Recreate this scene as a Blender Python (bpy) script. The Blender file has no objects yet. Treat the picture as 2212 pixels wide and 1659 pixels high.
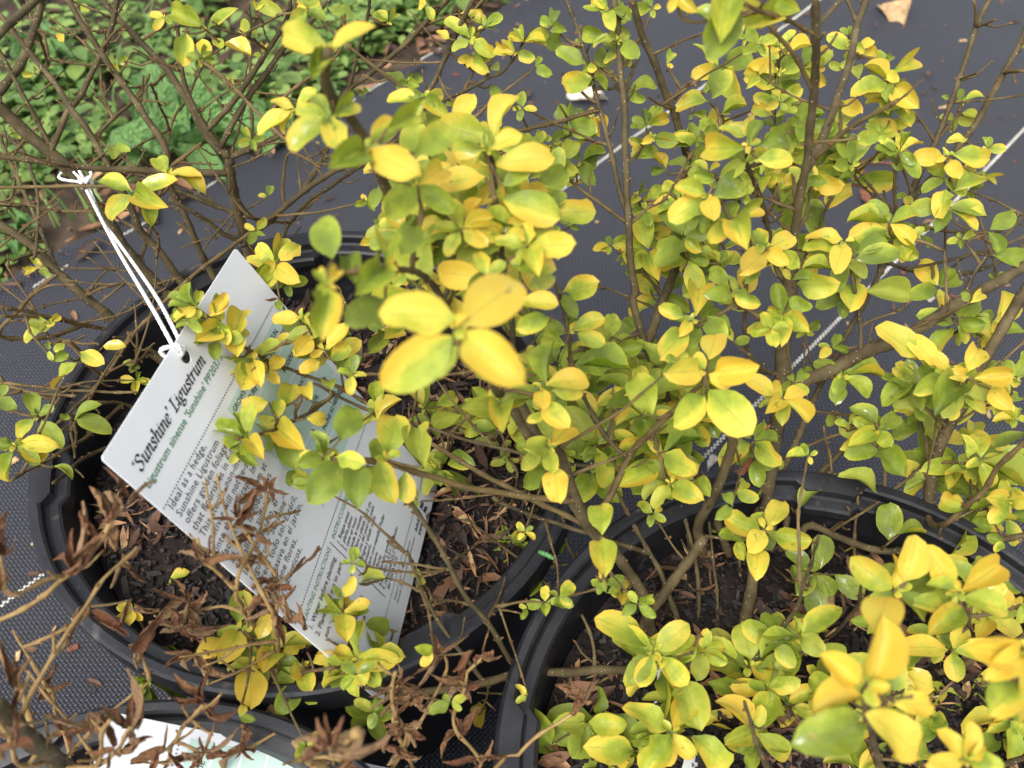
import bpy, bmesh, math, random
from mathutils import Vector, Matrix, Quaternion, noise
random.seed(7)
SC = bpy.context.scene
COL = SC.collection

# ------------------------------------------------------------------ camera
W0, H0, F0 = 2212.0, 1659.0, 1916.0          # pixel frame used for tracing
PITCH, ROLL, CZ = math.radians(53.72), math.radians(-0.78), 0.6266
CAM = Vector((0, 0, CZ))
cp, sp = math.cos(PITCH), math.sin(PITCH)
FWD, UPV, RGT = Vector((0, cp, -sp)), Vector((0, sp, cp)), Vector((1, 0, 0))
cr, sr = math.cos(ROLL), math.sin(ROLL)
CX = RGT * cr + UPV * sr                      # image right
CY = UPV * cr - RGT * sr                      # image up
cd = bpy.data.cameras.new("camera")
cam = bpy.data.objects.new("camera", cd)
COL.objects.link(cam)
cam.matrix_world = Matrix(((CX.x, CY.x, -FWD.x, CAM.x), (CX.y, CY.y, -FWD.y, CAM.y), (CX.z, CY.z, -FWD.z, CAM.z), (0, 0, 0, 1)))
cd.sensor_width = 36.0
cd.lens = 36.0 * F0 / W0
cd.clip_start = 0.01
cd.clip_end = 100.0
cd.dof.use_dof = True
cd.dof.focus_distance = 0.43
cd.dof.aperture_fstop = 12.0
SC.camera = cam

# ------------------------------------------------------------------ light
SUN_EL, SUN_AZ = math.radians(60), math.radians(212)
w = bpy.data.worlds.new("World")
SC.world = w
w.use_nodes = True
nt = w.node_tree
bg = nt.nodes["Background"]
sky = nt.nodes.new("ShaderNodeTexSky")
sky.sky_type = 'NISHITA'
sky.sun_disc = False
sky.sun_elevation = SUN_EL
sky.sun_rotation = SUN_AZ
sky.air_density = 1.0
sky.dust_density = 4.0
hs = nt.nodes.new("ShaderNodeHueSaturation")
hs.inputs['Saturation'].default_value = 0.35
nt.links.new(sky.outputs[0], hs.inputs['Color'])
nt.links.new(hs.outputs[0], bg.inputs[0])
bg.inputs[1].default_value = 0.15
sl = bpy.data.lights.new("sun", 'SUN')
sl.energy = 0.9
sl.angle = math.radians(35)
sl.color = (1.0, 0.97, 0.92)
sun = bpy.data.objects.new("sun", sl)
COL.objects.link(sun)
sd = Vector((math.sin(SUN_AZ) * math.cos(SUN_EL), math.cos(SUN_AZ) * math.cos(SUN_EL), math.sin(SUN_EL)))
sun.rotation_euler = sd.to_track_quat('Z', 'Y').to_euler()
sun.location = sd * 3
SC.view_settings.view_transform = 'Standard'
SC.view_settings.look = 'None'
SC.view_settings.gamma = 1.0
SC.view_settings.exposure = 1.25
SC.view_settings.use_curve_mapping = False
SC.cycles.max_bounces = 8
SC.cycles.transparent_max_bounces = 8

# ------------------------------------------------------------------ pixel helpers
def ray(px, py):
    return CX * ((px - W0 / 2) / F0) - CY * ((py - H0 / 2) / F0) + FWD
def PD(px, py, d):
    return CAM + ray(px, py) * d
def PZ(px, py, z):
    r = ray(px, py)
    return CAM + r * ((z - CZ) / r.z)
def depth_of(p):
    return (p - CAM).dot(FWD)
def to_px(p):
    v = p - CAM
    z = v.dot(FWD)
    return W0 / 2 + v.dot(CX) / z * F0, H0 / 2 - v.dot(CY) / z * F0

RIM_Z, SOIL_Z, POT_R = 0.250, 0.219, 0.140
POT = {'A': Vector((-0.102, 0.255, 0)), 'B': Vector((0.131, 0.083, 0)), 'C': Vector((-0.143, -0.0245, 0))}

# ------------------------------------------------------------------ object helpers
def tag(o, label=None, cat=None, group=None, kind=None):
    if label: o['label'] = label
    if cat: o['category'] = cat
    if group: o['group'] = group
    if kind: o['kind'] = kind
    return o
def obj(name, me, mat=None, parent=None):
    o = bpy.data.objects.new(name, me)
    COL.objects.link(o)
    if mat is not None and me is not None:
        if len(me.materials) == 0:
            me.materials.append(mat)
    if parent is not None:
        o.parent = parent
    return o
def empty(name, loc):
    o = bpy.data.objects.new(name, None)
    o.empty_display_size = 0.02
    COL.objects.link(o)
    o.location = loc
    return o
def mesh(name, vs, fs, smooth=True):
    me = bpy.data.meshes.new(name)
    me.from_pydata([tuple(v) for v in vs], [], fs)
    if smooth:
        me.polygons.foreach_set('use_smooth', [True] * len(me.polygons))
    me.update()
    return me

# ------------------------------------------------------------------ materials
def newmat(name):
    m = bpy.data.materials.new(name)
    m.use_nodes = True
    n = m.node_tree.nodes
    return m, n, m.node_tree.links, n['Principled BSDF']
def N(nodes, t, **kw):
    n = nodes.new(t)
    for k, v in kw.items():
        setattr(n, k, v)
    return n
def math_(n, l, op, a, b=None, c=None, clamp=False):
    m = n.new('ShaderNodeMath')
    m.operation = op
    m.use_clamp = clamp
    for i, x in enumerate((a, b, c)):
        if x is None: continue
        if isinstance(x, (int, float)): m.inputs[i].default_value = x
        else: l.new(x, m.inputs[i])
    return m.outputs[0]
def ramp(n, l, fac, stops, interp='LINEAR'):
    r = n.new('ShaderNodeValToRGB')
    r.color_ramp.interpolation = interp
    els = r.color_ramp.elements
    while len(els) < len(stops): els.new(0.5)
    for e, (p, c) in zip(els, stops):
        e.position = p
        e.color = (*c, 1)
    l.new(fac, r.inputs[0])
    return r.outputs[0]
def mix(n, l, fac, a, b, blend='MIX'):
    m = n.new('ShaderNodeMix')
    m.data_type = 'RGBA'
    m.blend_type = blend
    for s, x in ((m.inputs[0], fac), (m.inputs[6], a), (m.inputs[7], b)):
        if isinstance(x, (int, float)): s.default_value = x
        elif isinstance(x, tuple): s.default_value = (*x, 1)
        else: l.new(x, s)
    return m.outputs[2]
def bump(n, l, bs, h, strength=0.3, dist=0.001):
    b = n.new('ShaderNodeBump')
    b.inputs['Strength'].default_value = strength
    b.inputs['Distance'].default_value = dist
    l.new(h, b.inputs['Height'])
    l.new(b.outputs[0], bs.inputs['Normal'])
def noise_t(n, l, vec, scale, detail=3, rough=0.55):
    t = n.new('ShaderNodeTexNoise')
    t.inputs['Scale'].default_value = scale
    t.inputs['Detail'].default_value = detail
    t.inputs['Roughness'].default_value = rough
    if vec is not None: l.new(vec, t.inputs['Vector'])
    return t.outputs[0]

GREEN = (0.050, 0.115, 0.007); MIDG = (0.165, 0.255, 0.012); LIME = (0.37, 0.425, 0.030)
YEL = (0.72, 0.555, 0.056); GOLD = (0.78, 0.475, 0.040)
def leaf_material(name, from_attr):
    """R yellowness, G strength of the green-centre pattern, B dullness, A wetness; one colour per leaf."""
    m, n, l, bs = newmat(name)
    if from_attr:
        a = N(n, 'ShaderNodeAttribute', attribute_name='leaf_colour')
        colour, alpha = a.outputs['Color'], a.outputs['Alpha']
        rnd = N(n, 'ShaderNodeNewGeometry').outputs['Random Per Island']
    else:
        a = N(n, 'ShaderNodeObjectInfo')
        colour, alpha, rnd = a.outputs['Color'], a.outputs['Alpha'], a.outputs['Random']
    sep = N(n, 'ShaderNodeSeparateColor'); l.new(colour, sep.inputs[0])
    uv = N(n, 'ShaderNodeUVMap', uv_map='UVMap')
    su = N(n, 'ShaderNodeSeparateXYZ'); l.new(uv.outputs[0], su.inputs[0])
    u = su.outputs[0]
    v = math_(n, l, 'SUBTRACT', math_(n, l, 'MULTIPLY', su.outputs[1], 2.0), 1.0)   # -1..1 across
    av = math_(n, l, 'ABSOLUTE', v)
    off = N(n, 'ShaderNodeCombineXYZ')
    l.new(math_(n, l, 'ADD', math_(n, l, 'MULTIPLY', u, 1.0), math_(n, l, 'MULTIPLY', rnd, 37.0)), off.inputs[0])
    l.new(math_(n, l, 'MULTIPLY', su.outputs[1], 0.55), off.inputs[1])
    l.new(math_(n, l, 'MULTIPLY', rnd, 91.0), off.inputs[2])
    big = noise_t(n, l, off.outputs[0], 2.6, 4, 0.62)
    fine = noise_t(n, l, off.outputs[0], 16.0, 3, 0.6)
    side = math_(n, l, 'SUBTRACT', math_(n, l, 'MULTIPLY', math_(n, l, 'FRACT', math_(n, l, 'MULTIPLY', rnd, 17.3)), 2.0), 1.0)
    pat = math_(n, l, 'ADD', math_(n, l, 'MULTIPLY', math_(n, l, 'POWER', av, 1.5), 0.28), math_(n, l, 'MULTIPLY', u, 0.55))
    pat = math_(n, l, 'ADD', pat, math_(n, l, 'MULTIPLY', math_(n, l, 'MULTIPLY', v, side), 0.55))
    pat = math_(n, l, 'SUBTRACT', pat, 0.40)
    yv = math_(n, l, 'ADD', sep.outputs[0], math_(n, l, 'MULTIPLY', pat, sep.outputs[1]))
    yv = math_(n, l, 'ADD', yv, math_(n, l, 'MULTIPLY', math_(n, l, 'SUBTRACT', big, 0.5), 1.0))
    yv = math_(n, l, 'ADD', yv, math_(n, l, 'MULTIPLY', math_(n, l, 'SUBTRACT', fine, 0.5), 0.16), clamp=True)
    c = ramp(n, l, yv, [(0.0, GREEN), (0.28, MIDG), (0.52, LIME), (0.76, YEL), (1.0, GOLD)])
    c = mix(n, l, sep.outputs[2], c, mix(n, l, 0.45, c, (0.34, 0.34, 0.07)))
    val = math_(n, l, 'ADD', 0.84, math_(n, l, 'MULTIPLY', math_(n, l, 'FRACT', math_(n, l, 'MULTIPLY', rnd, 7.7)), 0.24))
    vv = N(n, 'ShaderNodeCombineColor')
    for k_ in range(3): l.new(val, vv.inputs[k_])
    c = mix(n, l, 1.0, c, vv.outputs[0], 'MULTIPLY')
    # pale midrib + faint side veins
    rib = math_(n, l, 'SUBTRACT', 1.0, math_(n, l, 'DIVIDE', av, 0.035), clamp=True)
    c = mix(n, l, math_(n, l, 'MULTIPLY', rib, 0.65), c, (0.22, 0.15, 0.03))
    vein = N(n, 'ShaderNodeTexWave', wave_type='BANDS', bands_direction='X')
    vc = N(n, 'ShaderNodeCombineXYZ')
    l.new(math_(n, l, 'SUBTRACT', u, math_(n, l, 'MULTIPLY', av, 0.28)), vc.inputs[0])
    l.new(vc.outputs[0], vein.inputs['Vector'])
    vein.inputs['Scale'].default_value = 2.6
    vn = math_(n, l, 'POWER', vein.outputs[1], 6.0)
    # a few tan leaf spots
    sp_ = noise_t(n, l, off.outputs[0], 5.5, 2, 0.5)
    spot = math_(n, l, 'MULTIPLY', math_(n, l, 'MULTIPLY', math_(n, l, 'SUBTRACT', sp_, 0.69), 16.0, clamp=True), 0.8)
    c = mix(n, l, spot, c, (0.28, 0.17, 0.06))
    edge = math_(n, l, 'MULTIPLY', math_(n, l, 'SUBTRACT', av, 0.93), 9.0, clamp=True)
    c = mix(n, l, math_(n, l, 'MULTIPLY', edge, 0.35), c, (0.55, 0.30, 0.05))
    back = N(n, 'ShaderNodeNewGeometry').outputs['Backfacing']
    c = mix(n, l, math_(n, l, 'MULTIPLY', back, 0.3), c, (0.36, 0.38, 0.07))
    l.new(c, bs.inputs['Base Color'])
    drop = math_(n, l, 'MULTIPLY', math_(n, l, 'SUBTRACT', noise_t(n, l, off.outputs[0], 4.0, 2, 0.5), 0.48), 12.0, clamp=True)
    wet = math_(n, l, 'MULTIPLY', drop, alpha)
    rough = math_(n, l, 'SUBTRACT', math_(n, l, 'ADD', 0.46, math_(n, l, 'MULTIPLY', fine, 0.12)), math_(n, l, 'MULTIPLY', wet, 0.42))
    l.new(rough, bs.inputs['Roughness'])
    bs.inputs['Specular IOR Level'].default_value = 0.32
    l.new(math_(n, l, 'MULTIPLY', wet, 0.9), bs.inputs['Coat Weight'])
    bs.inputs['Coat Roughness'].default_value = 0.06
    hgt = math_(n, l, 'ADD', math_(n, l, 'ADD', math_(n, l, 'MULTIPLY', vn, -0.06), math_(n, l, 'MULTIPLY', rib, -0.35)), math_(n, l, 'MULTIPLY', big, 0.9))
    bump(n, l, bs, hgt, 0.4, 0.0010)
    tr = N(n, 'ShaderNodeBsdfTranslucent')
    l.new(mix(n, l, 0.5, c, mix(n, l, 1.0, c, (1.0, 1.0, 0.25), 'MULTIPLY')), tr.inputs[0])
    ms = N(n, 'ShaderNodeMixShader')
    ms.inputs[0].default_value = 0.27
    l.new(bs.outputs[0], ms.inputs[1]); l.new(tr.outputs[0], ms.inputs[2])
    l.new(ms.outputs[0], n['Material Output'].inputs[0])
    return m
M_LEAF = leaf_material('privet_leaf', False)
M_FOL = leaf_material('privet_foliage', True)

def dead_material():
    m, n, l, bs = newmat('dead_leaf')
    oi = N(n, 'ShaderNodeObjectInfo')
    tc = N(n, 'ShaderNodeTexCoord')
    nz = noise_t(n, l, tc.outputs['Object'], 6.0, 4)
    f = math_(n, l, 'ADD', math_(n, l, 'MULTIPLY', oi.outputs['Random'], 0.6), math_(n, l, 'MULTIPLY', nz, 0.5), clamp=True)
    c = ramp(n, l, f, [(0.1, (0.17, 0.070, 0.032)), (0.35, (0.36, 0.150, 0.062)), (0.6, (0.50, 0.25, 0.105)), (0.95, (0.62, 0.41, 0.21))])
    l.new(c, bs.inputs['Base Color'])
    bs.inputs['Roughness'].default_value = 0.7
    bump(n, l, bs, noise_t(n, l, tc.outputs['Object'], 14.0, 4), 0.8, 0.06)
    return m
M_DEAD = dead_material()

def bark_material(name, c0, c1, c2, speck=0.75):
    m, n, l, bs = newmat(name)
    tc = N(n, 'ShaderNodeTexCoord')
    nz = noise_t(n, l, tc.outputs['Object'], 90.0, 5, 0.6)
    c = ramp(n, l, nz, [(0.3, c0), (0.5, c1), (0.7, c2)])
    vo = N(n, 'ShaderNodeTexVoronoi'); vo.inputs['Scale'].default_value = 620.0
    l.new(tc.outputs['Object'], vo.inputs['Vector'])
    sepv = N(n, 'ShaderNodeSeparateColor'); l.new(vo.outputs['Color'], sepv.inputs[0])
    dot = math_(n, l, 'LESS_THAN', vo.outputs['Distance'], 0.20)
    dot = math_(n, l, 'MULTIPLY', dot, math_(n, l, 'GREATER_THAN', sepv.outputs[0], speck))
    c = mix(n, l, dot, c, (0.34, 0.28, 0.18))
    l.new(c, bs.inputs['Base Color'])
    bs.inputs['Roughness'].default_value = 0.75
    bs.inputs['Specular IOR Level'].default_value = 0.25
    bump(n, l, bs, math_(n, l, 'ADD', noise_t(n, l, tc.outputs['Object'], 500.0, 3), math_(n, l, 'MULTIPLY', dot, 0.8)), 0.5, 0.0006)
    return m
M_BARK = bark_material('privet_bark', (0.038, 0.028, 0.012), (0.075, 0.056, 0.025), (0.125, 0.095, 0.044))
M_TWIG = bark_material('privet_twig', (0.060, 0.038, 0.015), (0.105, 0.072, 0.027), (0.17, 0.118, 0.048), 0.82)
M_DTWIG = bark_material('dry_twig', (0.14, 0.085, 0.03), (0.25, 0.16, 0.06), (0.34, 0.23, 0.09), 0.9)
M_SCALE = bark_material('bud_scale', (0.075, 0.035, 0.014), (0.14, 0.07, 0.028), (0.20, 0.11, 0.045), 0.95)

def plain(name, col, rough=0.6, spec=0.5, nscale=None, var=0.25, bmp=None):
    m, n, l, bs = newmat(name)
    bs.inputs['Base Color'].default_value = (*col, 1)
    bs.inputs['Roughness'].default_value = rough
    bs.inputs['Specular IOR Level'].default_value = spec
    if nscale:
        tc = N(n, 'ShaderNodeTexCoord')
        nz = noise_t(n, l, tc.outputs['Object'], nscale, 4)
        d = tuple(x * (1 - var) for x in col); b = tuple(min(1, x * (1 + var)) for x in col)
        l.new(ramp(n, l, nz, [(0.3, d), (0.7, b)]), bs.inputs['Base Color'])
        if bmp: bump(n, l, bs, nz, bmp[0], bmp[1])
    return m

def pot_material():
    m, n, l, bs = newmat('pot_plastic')
    tc = N(n, 'ShaderNodeTexCoord')
    nz = noise_t(n, l, tc.outputs['Object'], 38.0, 6, 0.65)
    fine = noise_t(n, l, tc.outputs['Object'], 420.0, 3, 0.7)
    c = ramp(n, l, nz, [(0.35, (0.006, 0.006, 0.008)), (0.62, (0.013, 0.013, 0.016)), (0.72, (0.075, 0.066, 0.058))])
    scr = math_(n, l, 'MULTIPLY', math_(n, l, 'SUBTRACT', fine, 0.63), 6.0, clamp=True)
    c = mix(n, l, math_(n, l, 'MULTIPLY', scr, 0.35), c, (0.16, 0.14, 0.12))
    l.new(c, bs.inputs['Base Color'])
    l.new(math_(n, l, 'ADD', 0.30, math_(n, l, 'MULTIPLY', nz, 0.30)), bs.inputs['Roughness'])
    bs.inputs['Specular IOR Level'].default_value = 0.48
    bump(n, l, bs, math_(n, l, 'ADD', nz, math_(n, l, 'MULTIPLY', fine, 0.2)), 0.22, 0.002)
    return m
M_POT = pot_material()

def mat_material():
    m, n, l, bs = newmat('woven_ground_cloth')
    tc = N(n, 'ShaderNodeTexCoord')
    mp = N(n, 'ShaderNodeMapping'); l.new(tc.outputs['Object'], mp.inputs[0])
    s = N(n, 'ShaderNodeSeparateXYZ'); l.new(mp.outputs[0], s.inputs[0])
    wob = math_(n, l, 'MULTIPLY', math_(n, l, 'SUBTRACT', noise_t(n, l, tc.outputs['Object'], 30, 2), 0.5), 0.0012)
    P = 0.0025
    x = math_(n, l, 'DIVIDE', math_(n, l, 'ADD', s.outputs[0], wob), P)
    y = math_(n, l, 'DIVIDE', math_(n, l, 'ADD', s.outputs[1], wob), P)
    sx = math_(n, l, 'SINE', math_(n, l, 'MULTIPLY', x, math.pi))
    sy = math_(n, l, 'SINE', math_(n, l, 'MULTIPLY', y, math.pi))
    par = math_(n, l, 'MODULO', math_(n, l, 'ABSOLUTE', math_(n, l, 'ADD', math_(n, l, 'FLOOR', x), math_(n, l, 'FLOOR', y))), 2.0)
    ax = math_(n, l, 'ABSOLUTE', sx); ay = math_(n, l, 'ABSOLUTE', sy)
    hA = math_(n, l, 'MULTIPLY', math_(n, l, 'POWER', ax, 0.5), ay)
    hB = math_(n, l, 'MULTIPLY', math_(n, l, 'POWER', ay, 0.5), ax)
    h = math_(n, l, 'ADD', math_(n, l, 'MULTIPLY', hA, par), math_(n, l, 'MULTIPLY', hB, math_(n, l, 'SUBTRACT', 1.0, par)))
    h2 = math_(n, l, 'MULTIPLY', h, math_(n, l, 'ADD', 0.55, math_(n, l, 'MULTIPLY', par, 0.45)))
    dust = noise_t(n, l, tc.outputs['Object'], 7.0, 6, 0.65)
    grit = noise_t(n, l, tc.outputs['Object'], 260.0, 3, 0.7)
    c = ramp(n, l, h2, [(0.12, (0.005, 0.005, 0.007)), (0.85, (0.074, 0.077, 0.096))])
    c = mix(n, l, math_(n, l, 'MULTIPLY', math_(n, l, 'SUBTRACT', dust, 0.46), 1.2, clamp=True), c, (0.045, 0.043, 0.044))
    c = mix(n, l, math_(n, l, 'MULTIPLY', math_(n, l, 'SUBTRACT', grit, 0.66), 8.0, clamp=True), c, (0.17, 0.13, 0.10))
    l.new(c, bs.inputs['Base Color'])
    stain = noise_t(n, l, tc.outputs['Object'], 3.5, 5, 0.6)
    l.new(math_(n, l, 'ADD', 0.30, math_(n, l, 'MULTIPLY', stain, 0.5)), bs.inputs['Roughness'])
    bs.inputs['Specular IOR Level'].default_value = 0.38
    bump(n, l, bs, h, 0.9, 0.0013)
    return m
M_MAT = mat_material()

M_SOIL = plain('potting_mix', (0.010, 0.0065, 0.005), 0.85, 0.3, 160.0, 0.75, (0.9, 0.004))
def chip_material(name, stops):
    m, n, l, bs = newmat(name)
    g = N(n, 'ShaderNodeNewGeometry')
    tc = N(n, 'ShaderNodeTexCoord')
    f = math_(n, l, 'ADD', g.outputs['Random Per Island'], math_(n, l, 'MULTIPLY', math_(n, l, 'SUBTRACT', noise_t(n, l, tc.outputs['Object'], 350.0, 3), 0.5), 0.35), clamp=True)
    l.new(ramp(n, l, f, stops), bs.inputs['Base Color'])
    bs.inputs['Roughness'].default_value = 0.7
    bump(n, l, bs, noise_t(n, l, tc.outputs['Object'], 700.0, 3), 0.6, 0.0008)
    return m
M_CHIP = chip_material('bark_mulch', [(0.0, (0.003, 0.0022, 0.002)), (0.6, (0.007, 0.0042, 0.003)), (0.88, (0.022, 0.011, 0.007)), (1.0, (0.06, 0.030, 0.017))])
M_LITTER = chip_material('dry_litter', [(0.0, (0.018, 0.009, 0.006)), (0.45, (0.080, 0.036, 0.018)), (0.78, (0.19, 0.092, 0.042)), (0.95, (0.32, 0.175, 0.08)), (1.0, (0.40, 0.32, 0.13))])
M_EARTH = plain('damp_earth', (0.055, 0.038, 0.024), 0.9, 0.3, 45.0, 0.6, (0.8, 0.008))
M_CARD = plain('card_stock', (0.68, 0.695, 0.71), 0.42, 0.45, 30.0, 0.02)
def dirty_card():
    n, l = M_CARD.node_tree.nodes, M_CARD.node_tree.links
    bs = n['Principled BSDF']
    tc = N(n, 'ShaderNodeTexCoord')
    src = bs.inputs['Base Color'].links[0].from_socket
    sp_ = math_(n, l, 'MULTIPLY', math_(n, l, 'SUBTRACT', noise_t(n, l, tc.outputs['Object'], 260.0, 2), 0.73), 30.0, clamp=True)
    st = math_(n, l, 'MULTIPLY', math_(n, l, 'SUBTRACT', noise_t(n, l, tc.outputs['Object'], 24.0, 4), 0.52), 1.2, clamp=True)
    c = mix(n, l, math_(n, l, 'MULTIPLY', st, 0.35), src, (0.50, 0.47, 0.42))
    c = mix(n, l, sp_, c, (0.10, 0.06, 0.04))
    l.new(c, bs.inputs['Base Color'])
    l.new(math_(n, l, 'ADD', 0.22, math_(n, l, 'MULTIPLY', noise_t(n, l, tc.outputs['Object'], 60.0, 3), 0.4)), bs.inputs['Roughness'])
dirty_card()
M_INK = plain('black_ink', (0.025, 0.022, 0.022), 0.5, 0.4)
M_GINK = plain('green_ink', (0.045, 0.20, 0.085), 0.5, 0.4)
M_BLUE = plain('blue_ink', (0.06, 0.22, 0.50), 0.5, 0.4)
M_MINT = plain('mint_ink', (0.45, 0.60, 0.53), 0.45, 0.4)
M_STRING = plain('white_cotton', (0.78, 0.77, 0.74), 0.8, 0.2, 900.0, 0.12, (0.5, 0.0005))
M_STRIPE = plain('white_yarn', (0.60, 0.58, 0.50), 0.6, 0.4, 80.0, 0.2)
M_BEAD = plain('fertiliser_bead', (0.52, 0.53, 0.55), 0.45, 0.5, 400.0, 0.15)
M_PINE = plain('pine_needle', (0.24, 0.085, 0.042), 0.45, 0.5, 200.0, 0.3)
M_GRUB = plain('caterpillar_skin', (0.07, 0.20, 0.06), 0.4, 0.5, 500.0, 0.25)
M_TAN = plain('tan_dry_leaf', (0.40, 0.26, 0.13), 0.7, 0.3, 150.0, 0.4, (0.6, 0.002))
M_GREY = plain('grey_dry_leaf', (0.42, 0.38, 0.31), 0.7, 0.3, 150.0, 0.4, (0.6, 0.002))
M_RED = plain('red_bark', (0.15, 0.055, 0.032), 0.7, 0.3, 200.0, 0.4, (0.6, 0.002))
def weed_material(name, c0, c1, c2, rough=0.5, bs_=90.0, bd_=0.003):
    m, n, l, bs = newmat(name)
    g = N(n, 'ShaderNodeNewGeometry')
    tc = N(n, 'ShaderNodeTexCoord')
    oi = N(n, 'ShaderNodeObjectInfo')
    f = math_(n, l, 'ADD', math_(n, l, 'MULTIPLY', g.outputs['Random Per Island'], 0.7), math_(n, l, 'MULTIPLY', noise_t(n, l, tc.outputs['Object'], 60.0, 3), 0.3))
    f = math_(n, l, 'FRACT', math_(n, l, 'ADD', f, math_(n, l, 'MULTIPLY', oi.outputs['Random'], 0.3)))
    c = ramp(n, l, f, [(0.0, c0), (0.5, c1), (0.95, c2)])
    l.new(c, bs.inputs['Base Color'])
    bs.inputs['Roughness'].default_value = rough
    bump(n, l, bs, noise_t(n, l, tc.outputs['Object'], bs_, 3), 0.6, bd_)
    tr = N(n, 'ShaderNodeBsdfTranslucent'); l.new(c, tr.inputs[0])
    ms = N(n, 'ShaderNodeMixShader'); ms.inputs[0].default_value = 0.25
    l.new(bs.outputs[0], ms.inputs[1]); l.new(tr.outputs[0], ms.inputs[2])
    l.new(ms.outputs[0], n['Material Output'].inputs[0])
    return m
M_WEED = weed_material('weed_leaf', (0.035, 0.085, 0.016), (0.10, 0.185, 0.035), (0.23, 0.32, 0.075))
M_BROAD = weed_material('broad_leaf', (0.08, 0.20, 0.05), (0.13, 0.28, 0.075), (0.20, 0.36, 0.11), 0.38, 8.0, 0.06)
M_GRASS = weed_material('grass_blade', (0.07, 0.16, 0.03), (0.14, 0.27, 0.06), (0.26, 0.36, 0.11))

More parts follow.
